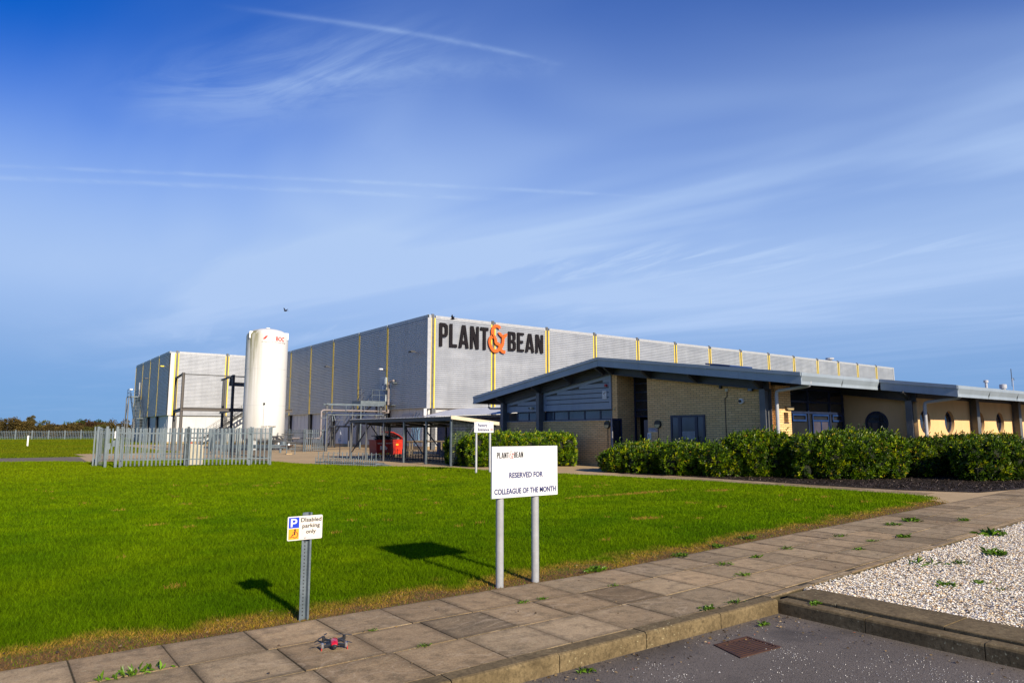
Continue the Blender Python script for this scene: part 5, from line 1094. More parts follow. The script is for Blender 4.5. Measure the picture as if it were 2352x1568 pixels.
# rake beams, brackets, columns
for (u, a, b) in ((22.98, 23.2, 31.6), (22.98, 23.2, 14.9), (28.3, 15.2, 12.1)):
    mb = MB(); dz = .38; ta, tb = TOP(a) - dz, TOP(b) - dz; mb.prism([(a, ta), (b, tb), (b, tb - .03), (a, ta - .03)], (u - .12, 0, 0), V_, Z_, U_, .24); mb.prism([(a, ta - .35), (b, tb - .35), (b, tb - .38), (a, ta - .38)], (u - .12, 0, 0), V_, Z_, U_, .24); mb.prism([(a, ta - .031), (b, tb - .031), (b, tb - .349), (a, ta - .349)], (u - .015, 0, 0), V_, Z_, U_, .03); mb.build('rake_beam', M['steel_dark'], o)
for (u, vv) in ((22.98, (31.4, 28.2, 25.7, 23.45, 22.9, 20.6, 18.1, 15.15)), (28.3, (12.3,))):
    for v in vv:
        z = TOP(v) - .385; mb = MB(); mb.prism([(0, 0), (-.62, 0), (-.62, -.07), (-.1, -.36), (0, -.36)], (u - .02, v - .012, z), U_, Z_, V_, .024); mb.prism([(-.62, -.071), (-.62, -.085), (-.1, -.375), (-.1, -.361)], (u - .02, v - .06, z), U_, Z_, V_, .12); mb.build('bracket', M['steel_dark'], o)
for (u, v) in ((22.95, 31.35), (22.95, 28.2), (22.95, 15.05), (28.3, 12.3)):
    zt = TOP(v) - .74; MB().ibeam((u, v, 0), (u, v, zt), .42, .24, .02, up=(1, 0, 0)).build('column', M['steel_grey'], o); box('cap_plate', (u - .24, v - .13, zt), (u + .24, v + .13, zt + .02), M['steel_dark'], o)
for (u, v) in ((33.4, 12.05), (38.2, 12.05)):
    zt = TOP(v) - .4; MB().ibeam((u, v, 0), (u, v, zt), .42, .30, .02, up=(0, 1, 0)).build('column', M['steel_grey'], o)
box('eaves_beam', (28.4, 12.1, 2.86), (60, 12.16, 3.05), M['steel_dark'], o)
# brick walls: gable left part (v 22.8-32.9) up to strip window, pier, right block, return piers
bw = MB(); bw.box((WU, 23.13, 0), (WU + .3, 32.6, 2.10)); bw.build('brick_wall', M['brick'], o)
def rakewall(u0, u1, va, vb, z0, drop, mat, name='brick_wall'):
    return MB().prism([(va, z0), (vb, z0), (vb, TOP(vb) - drop), (va, TOP(va) - drop)], (u0, 0, 0), V_, Z_, U_, u1 - u0).build(name, mat, o)
rakewall(WU, WU + 1.5, 23.13, 22.8, 0, .40, M['brick']); rakewall(WU, WU + .3, 20.97, 15.1, 0, .40, M['brick'])
MB().prism([(20.965, 0), (20.665, 0), (20.665, TOP(20.665) - .40), (20.965, TOP(20.965) - .40)], (WU + .3, 0, 0), V_, Z_, U_, 1.2).build('brick_wall', M['brick'], o)
# brick return facing the lawn, with a small window
bw = MB(); bw.box((WU + .301, 14.9, 0), (23.86, 15.2, 3.3)); bw.box((24.16, 14.9, 0), (24.35, 15.2, 3.3)); bw.box((23.861, 14.9, 2.30), (24.159, 15.2, 3.3)); bw.box((23.861, 14.9, 0), (24.159, 15.2, 1.92)); bw.build('brick_wall', M['brick'], o)
w = box('window', (23.861, 15.08, 1.921), (24.159, 15.12, 2.299), M['blue_frame'], o); box('pane', (23.89, 15.06, 1.95), (24.13, 15.079, 2.27), M['glass'], w); box('sill', (23.84, 14.88, 1.895), (24.18, 14.898, 1.92), M['blue_frame'], w)
# sill + strip windows
box('sill', (WU - .04, 23.1, 2.101), (WU + .2, 28.05, 2.13), M['flash'], o); box('sill', (WU - .04, 28.35, 2.101), (WU + .2, 30.55, 2.13), M['flash'], o); box('coping', (WU - .03, 30.55, 2.101), (WU + .32, 32.6, 2.14), M['flash'], o)
def strip(va, vb, panes):
    w = MB(); w.box((WU + .08, va, 2.131), (WU + .16, vb, 2.18)); w.box((WU + .08, va, 2.56), (WU + .16, vb, 2.62))
    es = [va] + panes + [vb]
    for e in es: w.box((WU + .08, e - .035, 2.18), (WU + .16, e + .035, 2.56))
    w = w.build('window', M['blue_frame'], o)
    for a, b in zip(es[:-1], es[1:]): box('pane', (WU + .11, min(a, b) + .035, 2.18), (WU + .13, max(a, b) - .035, 2.56), M['glass_strip'], w)
strip(23.2, 28.0, [24.02, 25.12, 26.3, 27.4]); strip(28.5, 30.5, [29.5])
# slatted gable cladding: wide planks with shadow gaps
def gablad(va, vb, z0, frame=.12):
    mb = MB(); z = z0 + frame; 
    while z < 4.3:
        z2 = z + .19; hi = [v for v in (va, vb)]
        # clip plank under the rake
        a = va + frame if va < vb else va - frame; lo_v, hi_v = min(va, vb) + frame, max(va, vb) - frame
        vmax = min(hi_v, 23.2 + (4.98 - .86 - z2 - 0.0) / .136)
        if vmax - lo_v > .15: mb.box((WU - .05, lo_v, z), (WU + .02, vmax, z2))
        z += .225
    mb.build('cladding_slat', M['clad_low'], o); lo_v, hi_v = min(va, vb), max(va, vb)
    MB().prism([(lo_v, z0), (hi_v, z0), (hi_v, TOP(hi_v) - .74), (lo_v, TOP(lo_v) - .74)], (WU + .03, 0, 0), V_, Z_, U_, .05).build('cladding_back', M['trimdark'], o)
    fr = MB(); fr.box((WU - .07, lo_v, z0), (WU + .025, hi_v, z0 + frame)); fr.box((WU - .07, lo_v, z0 + frame), (WU + .025, lo_v + frame, TOP(lo_v + frame) - .74)); fr.box((WU - .07, hi_v - frame, z0 + frame), (WU + .025, hi_v, TOP(hi_v) - .74))
    fr.prism([(lo_v + frame, TOP(lo_v + frame) - .75), (hi_v - frame, TOP(hi_v - frame) - .75), (hi_v - frame, TOP(hi_v - frame) - .93), (lo_v + frame, TOP(lo_v + frame) - .93)], (WU - .065, 0, 0), V_, Z_, U_, .09); fr.build('cladding_frame', M['clad_low'], o)
gablad(23.14, 28.05, 2.62); gablad(28.4, 31.25, 2.62)
# recessed entrance: tall glazing and doors between the brick piers
w = MB(); gu = 24.2
for v in (22.76, 21.93, 20.98): w.box((gu, v - .04, 0), (gu + .08, v + .04, 4.25))
for z in (2.28, 2.58, 3.0, 3.4, 3.8, 4.18): w.box((gu + .002, 20.98, z - .035), (gu + .078, 22.76, z + .035))
w = w.build('window', M['blue_frame'], o); box('pane', (gu + .03, 21.0, 2.25), (gu + .05, 22.75, 4.25), M['glass'], w)
d = box('door', (gu + .02, 21.02, .02), (gu + .06, 21.9, 2.24), M['blue_frame'], o); box('pane', (gu + .0, 21.10, .2), (gu + .018, 21.82, 2.15), M['glass'], d); box('handle', (gu - .05, 21.15, .9), (gu - .002, 21.19, 1.3), M['silver'], d)
# inner pale door seen through the entrance
box('inner_door', (WU + .6, 21.08, 0), (WU + .64, 21.75, 2.1), worn('pale_door', (.14, .13, .14), .5), o)
dm = MB(); dm.box((22.4, 22.52, .85), (23.09, 22.57, .95)); dm.box((22.4, 22.52, 2.08), (23.09, 22.57, 2.17)); dm.box((22.4, 22.52, .951), (22.48, 22.57, 2.079)); dm.box((23.01, 22.52, .951), (23.09, 22.57, 2.079)); dm.box((22.4, 22.52, .05), (23.09, 22.57, .25)); dm.box((22.401, 22.521, .25), (22.479, 22.569, .849)); dm.box((23.011, 22.521, .25), (23.089, 22.569, .849))
d = dm.build('door', M['blue_frame'], o); box('pane', (22.48, 22.535, .25), (23.01, 22.55, 2.08), M['glass'], d); box('handle', (22.42, 22.48, 1.3), (22.46, 22.515, 1.6), M['silver'], d)
# blue framed window in the right brick wall
w = MB(); va, vb = 17.9, 19.67; z0, z1 = .95, 2.26; w.box((WU - .05, va, z0), (WU - .001, vb, z0 + .10)); w.box((WU - .05, va, z1 - .08), (WU - .001, vb, z1))
for a, b in ((va, va + .08), (18.27, 18.40), (19.10, 19.26), (vb - .08, vb)): w.box((WU - .05, a, z0 + .10), (WU - .001, b, z1 - .08))
w.box((WU - .06, 18.41, z0 + .105), (WU - .051, 19.09, z0 + .2)); w = w.build('window', M['blue_frame'], o)
for a, b in ((va + .08, 18.27), (18.40, 19.10), (19.26, vb - .08)): box('pane', (WU - .02, a, z0 + .10), (WU - .008, b, z1 - .08), M['glass_blind'], w)
mb = MB()
for i in range(11): v = 18.44 + i * .06; mb.box((WU - .024, v, 1.28), (WU - .0205, v + .03, 1.60))
mb.build('blind', M['pvc'], w)
# glazed corner wall facing the lawn
w = MB(); gv = 14.98
for u in (24.38, 25.7, 27.3, 28.35): w.box((u - .045, gv, 0), (u + .045, gv + .08, 3.25))
for z in (.5, 1.25, 2.32, 2.74, 3.22): w.box((24.38, gv + .002, z - .035), (28.35, gv + .078, z + .035))
w = w.build('window', M['blue_frame'], o); box('pane', (24.38, gv + .04, .02), (28.35, gv + .05, 3.25), M['glass'], w)
fr = MB()
for (a, b) in ((24.55, 25.5), (25.95, 27.15), (27.45, 28.2)):
    fr.box((a, gv - .02, 1.98), (b, gv + .001, 2.05)); fr.box((a, gv - .02, 2.20), (b, gv + .001, 2.27))
    for x in (a, b - .05): fr.box((x, gv - .02, 2.051), (x + .05, gv + .001, 2.199))
fr.box((25.95, gv - .02, .3), (26.0, gv + .001, 1.979)); fr.box((26.55, gv - .02, .3), (26.6, gv + .001, 1.979)); fr.box((27.1, gv - .02, .3), (27.15, gv + .001, 1.979)); fr.build('opening_frame', M['bright_blue'], w)
for (a, b) in ((26.01, 26.54), (26.61, 27.09)): box('curtain', (a, gv + .005, .3), (b, gv + .035, 2.0), M['glass_blind'], w)
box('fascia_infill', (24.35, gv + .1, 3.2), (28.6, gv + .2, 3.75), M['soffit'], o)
# peach rendered walls with circular openings
def round_wall(name, width, hgt, holes, org, ax, out, thick, mat):
    """wall with round through-holes; reveals come with the extrusion"""
    loops = [[(0, 0), (width, 0), (width, hgt[1]), (0, hgt[0])]]
    for (cx, cz, r) in holes: loops.append([(cx + r * math.cos(a), cz + r * math.sin(a)) for a in np.linspace(0, 2 * math.pi, 40, endpoint=False)])
    return loops2d(name, loops, org, ax, Z_, mat, o, thick / 2)
def round_window(c, r, ax, n, setback):
    c, ax, n = Vector(c), Vector(ax), Vector(n); c = c - n * setback; fr = MB(); k = 40; A = [(ax * math.cos(2 * math.pi * i / k) + Vector(Z_) * math.sin(2 * math.pi * i / k)) for i in range(k)]
    vs = [c + a * (r + .01) for a in A] + [c + a * (r - .075) for a in A] + [c + a * (r + .01) + n * .05 for a in A] + [c + a * (r - .075) + n * .05 for a in A]; fs = []
    for i in range(k): j = (i + 1) % k; fs += [(2 * k + i, 2 * k + j, 3 * k + j, 3 * k + i), (3 * k + i, 3 * k + j, k + j, k + i), (i, j, 2 * k + j, 2 * k + i)]
    w = fr.add(vs, fs).build('round_window', M['blue_frame'], o); vs = [c + a * (r - .07) + n * .015 for a in A]; MB().add(vs, [tuple(range(k))]).build('pane', M['glass'], w)
# wall B faces -u (local x runs along -v)
round_wall('rendered_wall', 2.85, (TOP(15.3) - .38, TOP(12.45) - .38), [(15.3 - 13.76, 1.93, .47)], (28.63, 15.3, 0), (0, -1, 0), None, .16, M['render']); round_window((28.55, 13.76, 1.93), .47, (0, -1, 0), (-1, 0, 0), .07)
rw = [(29.1, 1.96, .46), (31.3, 1.96, .46), (34.4, 1.97, .46), (36.65, 1.98, .46), (40.6, 1.98, .46), (43, 1.98, .46)]
round_wall('rendered_wall', 31.0, (2.95, 2.95), [(u - 28.45, z, r) for u, z, r in rw], (28.45, 12.28, 0), U_, None, .24, M['render'])
for u, z, r in rw: round_window((u, 12.16, z), r, U_, (0, -1, 0), .16)
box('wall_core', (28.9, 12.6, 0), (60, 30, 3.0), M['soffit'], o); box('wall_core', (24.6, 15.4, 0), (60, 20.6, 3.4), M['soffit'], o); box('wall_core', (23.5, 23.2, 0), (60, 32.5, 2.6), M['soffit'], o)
# lintel above the render on the long front
box('boarding', (28.45, 12.18, 2.955), (60, 12.4, 3.12), M['steel_dark'], o)
# downpipes swinging back from the gutters to the columns
def swan(u, v_out, z_top, v_in, z_in, name='downpipe'):
    MB().tube([(u, v_out, z_top), (u, v_out, z_in + .10), (u, v_out + .04, z_in + .03), (u, v_out + .14, z_in), (u, v_in - .14, z_in - .10), (u, v_in - .03, z_in - .14), (u, v_in, z_in - .26), (u, v_in, 0)], .062, 12).build(name, M['pvc'], o, True)
swan(23.0, 13.3, 3.38, 14.62, 3.17); swan(28.4, 10.6, 3.02, 11.85, 2.80)
MB().tube([(22.95, 32.9, 3.15), (22.95, 32.9, 2.95), (22.95, 32.75, 2.88), (22.95, 31.75, 2.86), (22.95, 31.65, 2.75), (22.95, 31.65, 0)], .06, 10).build('downpipe', M['pvc'], o, True)
# roof furniture
t = thing('roof_cowl', (41.65, 14.3, 3.7), 'slim pale vent with a cap on the office roof, left of two', 'vent', 'roof vents'); MB().lathe((41.65, 14.3, 3.5), [(.06, 0), (.06, .62), (.11, .62), (.11, .74), (.03, .76)], 14).build('cowl', M['pvc'], t)
t = thing('roof_cowl', (45.5, 14.8, 3.7), 'thicker pale vent on the office roof beside the antenna', 'vent', 'roof vents'); MB().lathe((45.5, 14.8, 3.6), [(.12, 0), (.12, .38), (.18, .38), (.18, .60), (.06, .63)], 14).build('cowl', M['pvc'], t)
t = thing('antenna', (44.98, 14.15, 3.6), 'thin dipole antenna on a mast above the office roof', 'antenna'); MB().tube([(44.98, 14.15, 3.6), (44.98, 14.15, 4.5)], .02, 8).build('mast', M['pvc'], t)
mb = MB(); mb.tube([(44.82, 14.15, 4.3), (44.82, 14.15, 5.0), (44.88, 14.15, 5.0), (44.88, 14.15, 4.5)], .009, 6); mb.tube([(44.8, 14.15, 4.48), (45.15, 14.15, 4.5), (45.18, 14.15, 4.38)], .014, 6); mb.tube([(44.8, 14.15, 4.48), (44.79, 14.15, 4.05), (44.86, 14.15, 4.05)], .009, 6); mb.build('dipole', M['steel_dark'], t)
t = thing('roof_vent', (89, 55, 11.8), 'small flat vent on the far end of the long warehouse roof', 'vent'); MB().lathe((101, 55, 11.6), [(.3, 0), (.3, .7), (.6, .7), (.6, .95)], 12).build('cowl', M['pvc'], t)
t = thing('roof_panel', (24, 17.4, 4.2), 'low dark blue panel lying on the office roof', 'roof panel'); mb = MB(); mb.prism([(17.0, TOP(17.0) + .03), (18.2, TOP(18.2) + .03), (18.2, TOP(18.2) + .09), (17.0, TOP(17.0) + .09)], (23.6, 0, 0), V_, Z_, U_, 1.5); mb.build('panel', M['bright_blue'], t); mb = MB(); mb.box((23.7, 17.1, TOP(17.1) - .03), (25, 17.16, TOP(17.1) + .04)); mb.box((23.7, 18.0, TOP(18.0) - .03), (25, 18.06, TOP(18.0) + .04)); mb.build('bracket', M['galv'], t)

# things fixed to the brick walls (facing -u)
def disc(name, c, r, th, mat, parent, n=28, clip=None):
    pts = [(r * math.cos(2 * math.pi * i / n), r * math.sin(2 * math.pi * i / n)) for i in range(n)]
    if clip: pts = [(x, z) for x, z in pts if z <= .01]
    return MB().prism(pts, c, (0, -1, 0), Z_, (-1, 0, 0), th).build(name, mat, parent)
def lamp(v, z, zb, label, box_low=False):
    t = thing('bulkhead_light', (WU, v, z), label, 'wall light', 'round bulkhead lights on the brick wall'); disc('casing', (WU - .001, v, z), .175, .09, M['black_plastic'], t); disc('lens', (WU - .092, v, z - .012), .145, .012, M['lens_cream'], t, clip=True); MB().tube([(WU - .02, v, z - .17), (WU - .02, v, zb)], .013, 6).build('conduit', M['black_plastic'], t)
    if box_low: box('switch_box', (WU - .07, v - .05, zb - .1), (WU - .001, v + .05, zb), M['black_plastic'], t)
lamp(23.44, 1.9, .32, 'round black wall lamp left of the entrance door', True); lamp(20.37, 1.90, .4, 'round black wall lamp right of the entrance door')
t = thing('warning_sign', (WU, 23.55, 3.3), 'white camera warning notice on the slatted gable cladding', 'sign'); box('plate', (WU - .085, 23.42, 3.10), (WU - .072, 23.69, 3.50), M['sign_white'], t)
mb = MB(); mb.prism([(-.09, .02), (.06, .10), (.09, .04), (-.06, -.04)], (WU - .086, 23.55, 3.34), (0, -1, 0), Z_, (-1, 0, 0), .003); mb.box((WU - .089, 23.54, 3.24), (WU - .086, 23.56, 3.32)); mb.build('camera_symbol', M['ink_grey'], t); text('lettering', 'CCTV IN OPERATION', .025, (WU - .086, 23.555, 3.46), (0, -1, 0), Z_, M['ink_grey'], t, align='CENTER', depth=.001); text('lettering', 'IMAGES ARE BEING\nMONITORED', .025, (WU - .086, 23.555, 3.18), (0, -1, 0), Z_, M['ink_grey'], t, align='CENTER', depth=.001)
t = thing('alarm_bell', (WU, 23.42, 3.72), 'small red alarm sounder on the slatted gable cladding', 'alarm'); disc('sounder', (WU - .05, 23.42, 3.72), .065, .10, M['darkred'], t)
t = thing('wall_camera', (WU, 16.15, 2.74), 'round white dome camera on the brick wall', 'camera'); disc('housing', (WU - .001, 16.15, 2.74), .10, .10, M['white'], t); disc('lens', (WU - .102, 16.17, 2.74), .055, .05, M['black_plastic'], t)
t = thing('wall_sensor', (WU, 17.07, 3.33), 'small dark sensor high on the brick wall under the roof', 'sensor'); MB().box((WU - .12, 17.03, 3.27), (WU - .001, 17.11, 3.38)).build('body', M['black_plastic'], t); MB().box((WU - .16, 17.05, 3.38), (WU - .05, 17.09, 3.41)).build('hood', M['black_plastic'], t)
t = thing('junction_box', (WU, 16.8, 3.2), 'cream junction box with a black cable running down the brick wall', 'junction box'); box('box', (WU - .06, 16.75, 3.14), (WU - .001, 16.87, 3.25), M['cream_board'], t); MB().tube([(WU - .02, 16.81, 3.14), (WU - .02, 16.82, 2.95), (WU - .02, 16.88, 2.90), (WU - .02, 16.92, 2.84), (WU - .02, 16.92, .9)], .014, 6).build('cable', M['black_plastic'], t)
t = thing('floodlight', (WU, 15.65, 3.16), 'small dark floodlight on the brick wall beside the steel column', 'light', 'floodlights on the buildings'); MB().prism([(-.10, -.05), (.10, -.07), (.10, .05), (-.10, .07)], (WU - .12, 15.65, 3.16), (0, -1, 0), Z_, (-1, 0, 0), .10).build('lamp_head', M['black_plastic'], t); box('lamp_glass', (WU - .225, 15.57, 3.11), (WU - .221, 15.73, 3.21), M['glass_strip'], t); MB().bar((WU, 15.65, 3.16), (WU - .12, 15.65, 3.16), .03).build('arm', M['black_plastic'], t)
t = thing('entrance_notice', (WU, 20.65, 1.65), 'pale notice with a prohibition symbol beside the entrance', 'sign'); box('plate', (WU - .012, 20.42, 1.57), (WU - .001, 20.94, 1.74), worn('grey_notice', (.42, .44, .48), .5), t)
for i, s_ in enumerate(('STAFF ENTRANCE ONLY', 'NO UNAUTHORISED', 'ACCESS')): text('lettering', s_, .035, (WU - .014, 20.73, 1.70 - .045 * i), (0, -1, 0), Z_, M['ink_navy'], t, .0006, align='CENTER', depth=.001)
ring = [(.055 * math.cos(a), .055 * math.sin(a)) for a in np.linspace(0, 6.283, 24, endpoint=False)]; loops2d('prohibition_symbol', [ring, [(x * .8, y * .8) for x, y in ring]], (WU - .014, 20.49, 1.655), (0, -1, 0), Z_, M['ink_red'], t, .001)
t = thing('keypad', (WU, 20.88, 1.42), 'small white door entry unit below the entrance notice', 'keypad'); box('case', (WU - .06, 20.79, 1.22), (WU - .001, 20.95, 1.53), M['white'], t); box('button_panel', (WU - .063, 20.84, 1.3), (WU - .0605, 20.90, 1.48), M['steel_grey'], t)
t = thing('cable_box', (WU - .05, 29.0, 2.8), 'cream camera with a trailing wire on the left gable slats', 'camera'); box('body', (WU - .25, 28.85, 2.76), (WU - .08, 28.97, 2.86), M['cream_board'], t); box('lens', (WU - .25, 29.0, 2.77), (WU - .08, 29.12, 2.84), M['black_plastic'], t)
t = thing('fire_alarm_box', (WU, 23.0, 2.58), 'tiny cream box on the brick pier above the strip window', 'box'); box('case', (WU - .04, 22.95, 2.54), (WU - .001, 23.04, 2.63), M['lens_cream'], t)
t = thing('emergency_light', (24.2, 14.9, 2.5), 'wooden-coloured box lamp high on the brick pier by the glazing', 'light'); MB().box((23.95, 14.80, 2.42), (24.40, 14.898, 2.52)).build('case', M['timber'], t); MB().box((24.0, 14.79, 2.40), (24.35, 14.799, 2.43)).build('lens', M['lens_cream'], t)

# ------------------------------------------------------------------ signs on the lawn edge
t = thing('reserved_sign', (4.65, 6.05, 0), 'large white board on two grey posts reading RESERVED FOR COLLEAGUE OF THE MONTH', 'sign')
for u in (4.395, 4.87): MB().tube([(u, 6.09, -.05), (u, 6.09, 1.36)], .041, 20).build('post', worn('grey_post', (.33, .34, .36), .45, 0, .12, 9), t, True)
box('board', (4.25, 6.03, .905), (5.145, 6.047, 1.44), M['sign_white'], t)
word('PLANT', 4.312, 4.468, 1.318, 1.378, 6.0285, M['ink_black'], t, .0012); word('BEAN', 4.537, 4.660, 1.322, 1.380, 6.0285, M['ink_black'], t, .0012)
ampersand('ampersand', (4.472, 6.0295, 1.312), .038, M['ink_pink'], t, .002, .16, 1.0)
text('lettering', 'RESERVED FOR', .078, (4.70, 6.0285, 1.110), U_, Z_, M['ink_navy'], t, .0004, heavy=.0016, align='CENTER', width=.455, depth=.001)
text('lettering', 'COLLEAGUE OF THE MONTH', .078, (4.70, 6.0285, .945), U_, Z_, M['ink_navy'], t, .0004, heavy=.0016, align='CENTER', width=.835, depth=.001)
t = thing('disabled_parking_sign', (2.3, 6.06, 0), 'small cream Disabled parking only sign on a low perforated steel post', 'sign')
cx = 2.305
mb = MB(); prof = [(-.043, 0), (-.028, 0), (-.020, .032), (.020, .032), (.028, 0), (.043, 0), (.043, .004), (.031, .004), (.023, .036), (-.023, .036), (-.031, .004), (-.043, .004)]
mb.prism(prof, (cx, 6.065, -.05), U_, V_, Z_, .945); mb.build('post', M['galv'], t)
mb = MB()
for i in range(22): z = .03 + i * .029; mb.lathe((cx - .001, 6.0, 0), [(0, 0)], 3) if False else mb.prism([(.0055 * math.cos(a), .0055 * math.sin(a)) for a in np.linspace(0, 6.283, 10, endpoint=False)], (cx - .004, 6.0955, z), U_, Z_, (0, -1, 0), .0012)
mb.build('post_hole', M['ink_black'], t)
def rrect(x0, z0, x1, z1, r, n=5):
    out = []
    for (cx_, cz, a0) in ((x1 - r, z1 - r, 0), (x0 + r, z1 - r, 90), (x0 + r, z0 + r, 180), (x1 - r, z0 + r, 270)):
        for i in range(n + 1): a = R(a0 + 90 * i / n); out.append((cx_ + r * math.cos(a), cz + r * math.sin(a)))
    return out
MB().prism(rrect(2.125, .67, 2.435, .872, .012), (0, 6.052, 0), U_, Z_, (0, -1, 0), .004).build('plate', M['sign_cream'], t)
yy = 6.0475
MB().box((2.135, yy - .0006, .775), (2.226, yy + .0005, .863)).build('blue_square', M['ink_blue'], t); MB().box((2.135, yy - .0006, .679), (2.226, yy + .0005, .769)).build('amber_square', M['ink_amber'], t)
loops2d('letter', [[(.017, .010), (.017, .078), (.052, .078), (.064, .074), (.071, .066), (.073, .056), (.071, .045), (.064, .037), (.053, .034), (.033, .034), (.033, .010)], [(.033, .046), (.033, .066), (.050, .066), (.056, .062), (.058, .056), (.056, .050), (.050, .046)]], (2.135, yy - .0012, .775), U_, Z_, M['sign_white'], t, .0004)
mb = MB()
def st(pts, w, sm=False):
    a, b = stroke(pts, w, sm)
    for i in range(len(a) - 1): mb.prism([(p.x, p.y) for p in (a[i], b[i], b[i + 1], a[i + 1])], (2.135, yy - .0008, .679), U_, Z_, (0, -1, 0), .0008)
st([(.057, .074), (.053, .042)], .012); st([(.056, .060), (.036, .058)], .005); st([(.058, .042), (.034, .040)], .008); st([(.036, .041), (.022, .016)], .007); st([(.024, .018), (.010, .020)], .006)
st([(.068, .062), (.078, .050), (.081, .036), (.075, .022), (.060, .014), (.046, .016), (.036, .026)], .006, True)
mb.prism([(.056 + .0085 * math.cos(a), .080 + .0085 * math.sin(a)) for a in np.linspace(0, 6.283, 16, endpoint=False)], (2.135, yy - .0008, .679), U_, Z_, (0, -1, 0), .0008); mb.build('wheelchair_symbol', M['ink_black'], t)
for s_, z, wd in (('Disabled', .822, .182), ('parking', .772, .155), ('only', .722, .086)): text('lettering', s_, .047, (2.332, yy - .001, z), U_, Z_, M['ink_black'], t, 0, heavy=.0010, align='CENTER', width=wd, depth=.0004)
for z in (.853, .686): MB().tube([(2.281, yy, z), (2.281, yy - .005, z)], .0075, 10).build('bolt', M['silver'], t)
t = thing('factory_sign', (15.6, 22.72, 0), 'small white Factory Entrance sign on two slim grey posts before the hedge', 'sign')
for u in (15.29, 15.94): MB().tube([(u, 22.76, 0), (u, 22.76, 1.98)], .042, 12).build('post', M['pvc'], t, True)
box('board', (15.15, 22.69, 1.55), (16.06, 22.715, 1.955), M['sign_white'], t)
text('lettering', 'Factory', .15, (15.31, 22.688, 1.785), U_, Z_, M['ink_navy'], t, 0, heavy=.005, width=.44, depth=.001); text('lettering', 'Entrance', .15, (15.31, 22.688, 1.615), U_, Z_, M['ink_navy'], t, 0, heavy=.005, width=.52, depth=.001)
mb = MB(); mb.box((15.89, 22.684, 1.655), (16.0, 22.688, 1.675)); mb.prism([(0, 0), (-.05, .05), (-.03, .05), (.022, 0), (-.03, -.05), (-.05, -.05)], (16.0, 22.688, 1.665), U_, Z_, (0, -1, 0), .004); mb.build('arrow', M['ink_red'], t); box('emblem', (15.2, 22.685, 1.86), (15.25, 22.689, 1.895), M['ink_grey'], t)

# drain grate in the road
t = thing('drain_grate', (5.05, 3.6, -.12), 'rusty square drain grate set into the asphalt beside the kerb', 'drain')
def gp2(a, b): # local square corners, slightly rotated
    L = Vector((4.87, 3.77)); B = Vector((4.76, 3.44)); Rr = Vector((5.26, 3.41)); T = Vector((5.29, 3.75)); p = L.lerp(B, a).lerp(T.lerp(Rr, a), b); return p
def gquad(mb, a0, b0, a1, b1, z0, z1):
    c = [gp2(a0, b0), gp2(a1, b0), gp2(a1, b1), gp2(a0, b1)]; mb.add([(p.x, p.y, z0) for p in c] + [(p.x, p.y, z1) for p in c], [(0, 3, 2, 1), (4, 5, 6, 7), (0, 1, 5, 4), (1, 2, 6, 5), (2, 3, 7, 6), (3, 0, 4, 7)])
mb = MB(); gquad(mb, 0, 0, 1, .06, -.124, -.117); gquad(mb, 0, .94, 1, 1, -.124, -.117); gquad(mb, 0, .06, .06, .94, -.124, -.117); gquad(mb, .94, .06, 1, .94, -.124, -.117); mb.build('frame', M['rust'], t)
mb = MB()
for i in range(9): a = .09 + i * .095; gquad(mb, a, .061, a + .042, .939, -.1237, -.1195)
gquad(mb, .061, .46, .939, .52, -.1236, -.1200); mb.build('bar', M['rust'], t); mb = MB(); gquad(mb, .05, .05, .95, .95, -.1245, -.1238); mb.build('black_sheet', M['ink_black'], t)  # flat black sheet over uncut asphalt, the pit's darkness is its colour

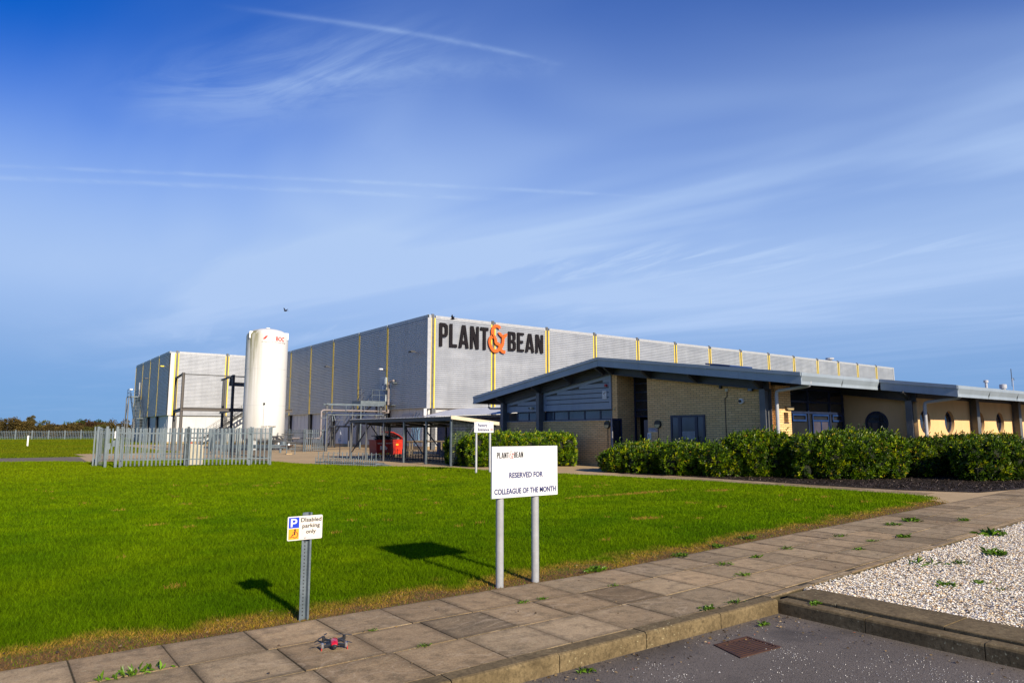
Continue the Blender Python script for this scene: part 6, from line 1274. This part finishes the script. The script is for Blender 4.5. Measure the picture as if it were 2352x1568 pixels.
# drone on the slabs
def drone():
    t = thing('drone', (2.2, 5.16, .004), 'small red and black folding quadcopter drone resting on the paving slabs', 'drone'); c = Vector((2.2, 5.16, 0)); f = Vector((-.36, -.933, 0)).normalized(); s = Vector((-f.y, f.x, 0)) * -1; up = Vector((0, 0, 1))
    def P(a, b, z): return c + f * a + s * b + up * (z + .006)
    def loft(secs, n=12):
        rings = [[P(a, w * math.copysign(abs(math.cos(2 * math.pi * k / n)) ** .7, math.cos(2 * math.pi * k / n)), zc + h_ * math.copysign(abs(math.sin(2 * math.pi * k / n)) ** .7, math.sin(2 * math.pi * k / n))) for k in range(n)] for a, w, h_, zc in secs]
        vs = [p for r in rings for p in r]; fs = [(i * n + k, i * n + (k + 1) % n, (i + 1) * n + (k + 1) % n, (i + 1) * n + k) for i in range(len(rings) - 1) for k in range(n)]; fs += [tuple(range(n)), tuple((len(rings) - 1) * n + k for k in range(n))[::-1]]; return MB().add(vs, fs)
    loft([(-.085, .016, .010, .030), (-.070, .024, .017, .033), (-.02, .027, .020, .036), (.03, .027, .020, .038), (.065, .026, .019, .037), (.082, .020, .014, .035)]).build('body', M['drone_red'], t, True)
    loft([(-.07, .022, .012, .020), (.06, .0235, .014, .021), (.088, .019, .013, .028), (.090, .016, .010, .028)]).build('underside', M['drone_dark'], t, True)
    loft([(.075, .014, .012, .022), (.100, .013, .012, .022), (.103, .008, .008, .022)]).build('camera', M['black_plastic'], t, True)
    for a, b, z, rear in ((.075, .085, .030, 0), (.075, -.085, .030, 0), (-.085, .075, .036, 1), (-.085, -.075, .036, 1)):
        sgn = 1 if b > 0 else -1; ar = MB(); ar.bar(P(.055 if not rear else -.045, sgn * .022, .034), P(a, b, z), .016, .014); ar.build('arm', M['drone_dark'], t)
        m = MB(); m.lathe(P(a, b, z - .012), [(.011, 0), (.012, .012), (.012, .030), (.005, .036)], 12); m.build('motor', M['silver'] if not rear else M['drone_dark'], t, True)
        if not rear: lg = MB(); lg.bar(P(a, b + sgn * .006, z + .004), P(a + .006, b + sgn * .008, -.004), .007, .012); lg.build('leg', M['darkred'], t)
        else: lg = MB(); lg.bar(P(a, b, z), P(a, b, -.002), .008, .01); lg.build('leg', M['drone_dark'], t)
        pr = MB(); ang = (.5, 2.2, 1.2, 2.7)[(0 if not rear else 2) + (0 if b > 0 else 1)]; dr = s * math.cos(ang) + f * math.sin(ang); nrm = up.cross(dr); cc = P(a, b, z + .026)
        for q in (-1, 1):
            p0, p1, p2 = cc + dr * q * .008, cc + dr * q * .035, cc + dr * q * .066; wv = nrm * .0085
            top = [p0 - wv * .4, p1 - wv * 1.1, p2 - wv * .3, p2 + wv * .3, p1 + wv * .7, p0 + wv * .4]; vs = top + [p + up * .0015 for p in top]; pr.add(vs, [(0, 5, 4, 3, 2, 1), (6, 7, 8, 9, 10, 11)] + [(i, (i + 1) % 6, 6 + (i + 1) % 6, 6 + i) for i in range(6)])
        pr.build('propeller', M['black_plastic'], t)
drone()

# birds
def bird(c, s, label, heading, flap):
    t = thing('bird', c, label, 'bird', 'birds in the sky'); c = Vector(c); f = Vector((math.cos(heading), math.sin(heading), 0)); r = Vector((f.y, -f.x, 0)); up = Vector((0, 0, 1)); mb = MB()
    mb.tube([c - f * .26 * s, c - f * .14 * s, c, c + f * .12 * s, c + f * .20 * s, c + f * .27 * s], [.015 * s, .05 * s, .075 * s, .06 * s, .045 * s, .006 * s], 8); mb.prism([(-.42, -.07), (-.20, -.03), (-.20, .03), (-.42, .07)], c, f * s, r * s, up, .012 * s)
    for q in (-1, 1):
        a = [c + f * .09 * s + r * q * .05 * s, c + r * q * .30 * s + up * flap * .22 * s + f * .12 * s, c + r * q * .58 * s + up * flap * .42 * s - f * .05 * s, c + r * q * .30 * s + up * flap * .20 * s - f * .10 * s, c - f * .09 * s + r * q * .05 * s]
        mb.add(a + [p + up * .012 * s for p in a], [(0, 1, 2, 3, 4), (9, 8, 7, 6, 5)] + [(i, 5 + i, 5 + (i + 1) % 5, (i + 1) % 5) for i in range(5)])
    b = mb.build('body', M['ink_black'], t)
bird((19.1, 56.9, 11.49), .62, 'small black bird flying in open sky above the white tank', 2.3, .9); bird((27.99, 45.00, 10.12), .8, 'black bird flying across the warehouse parapet above the lettering', 2.4, .9)
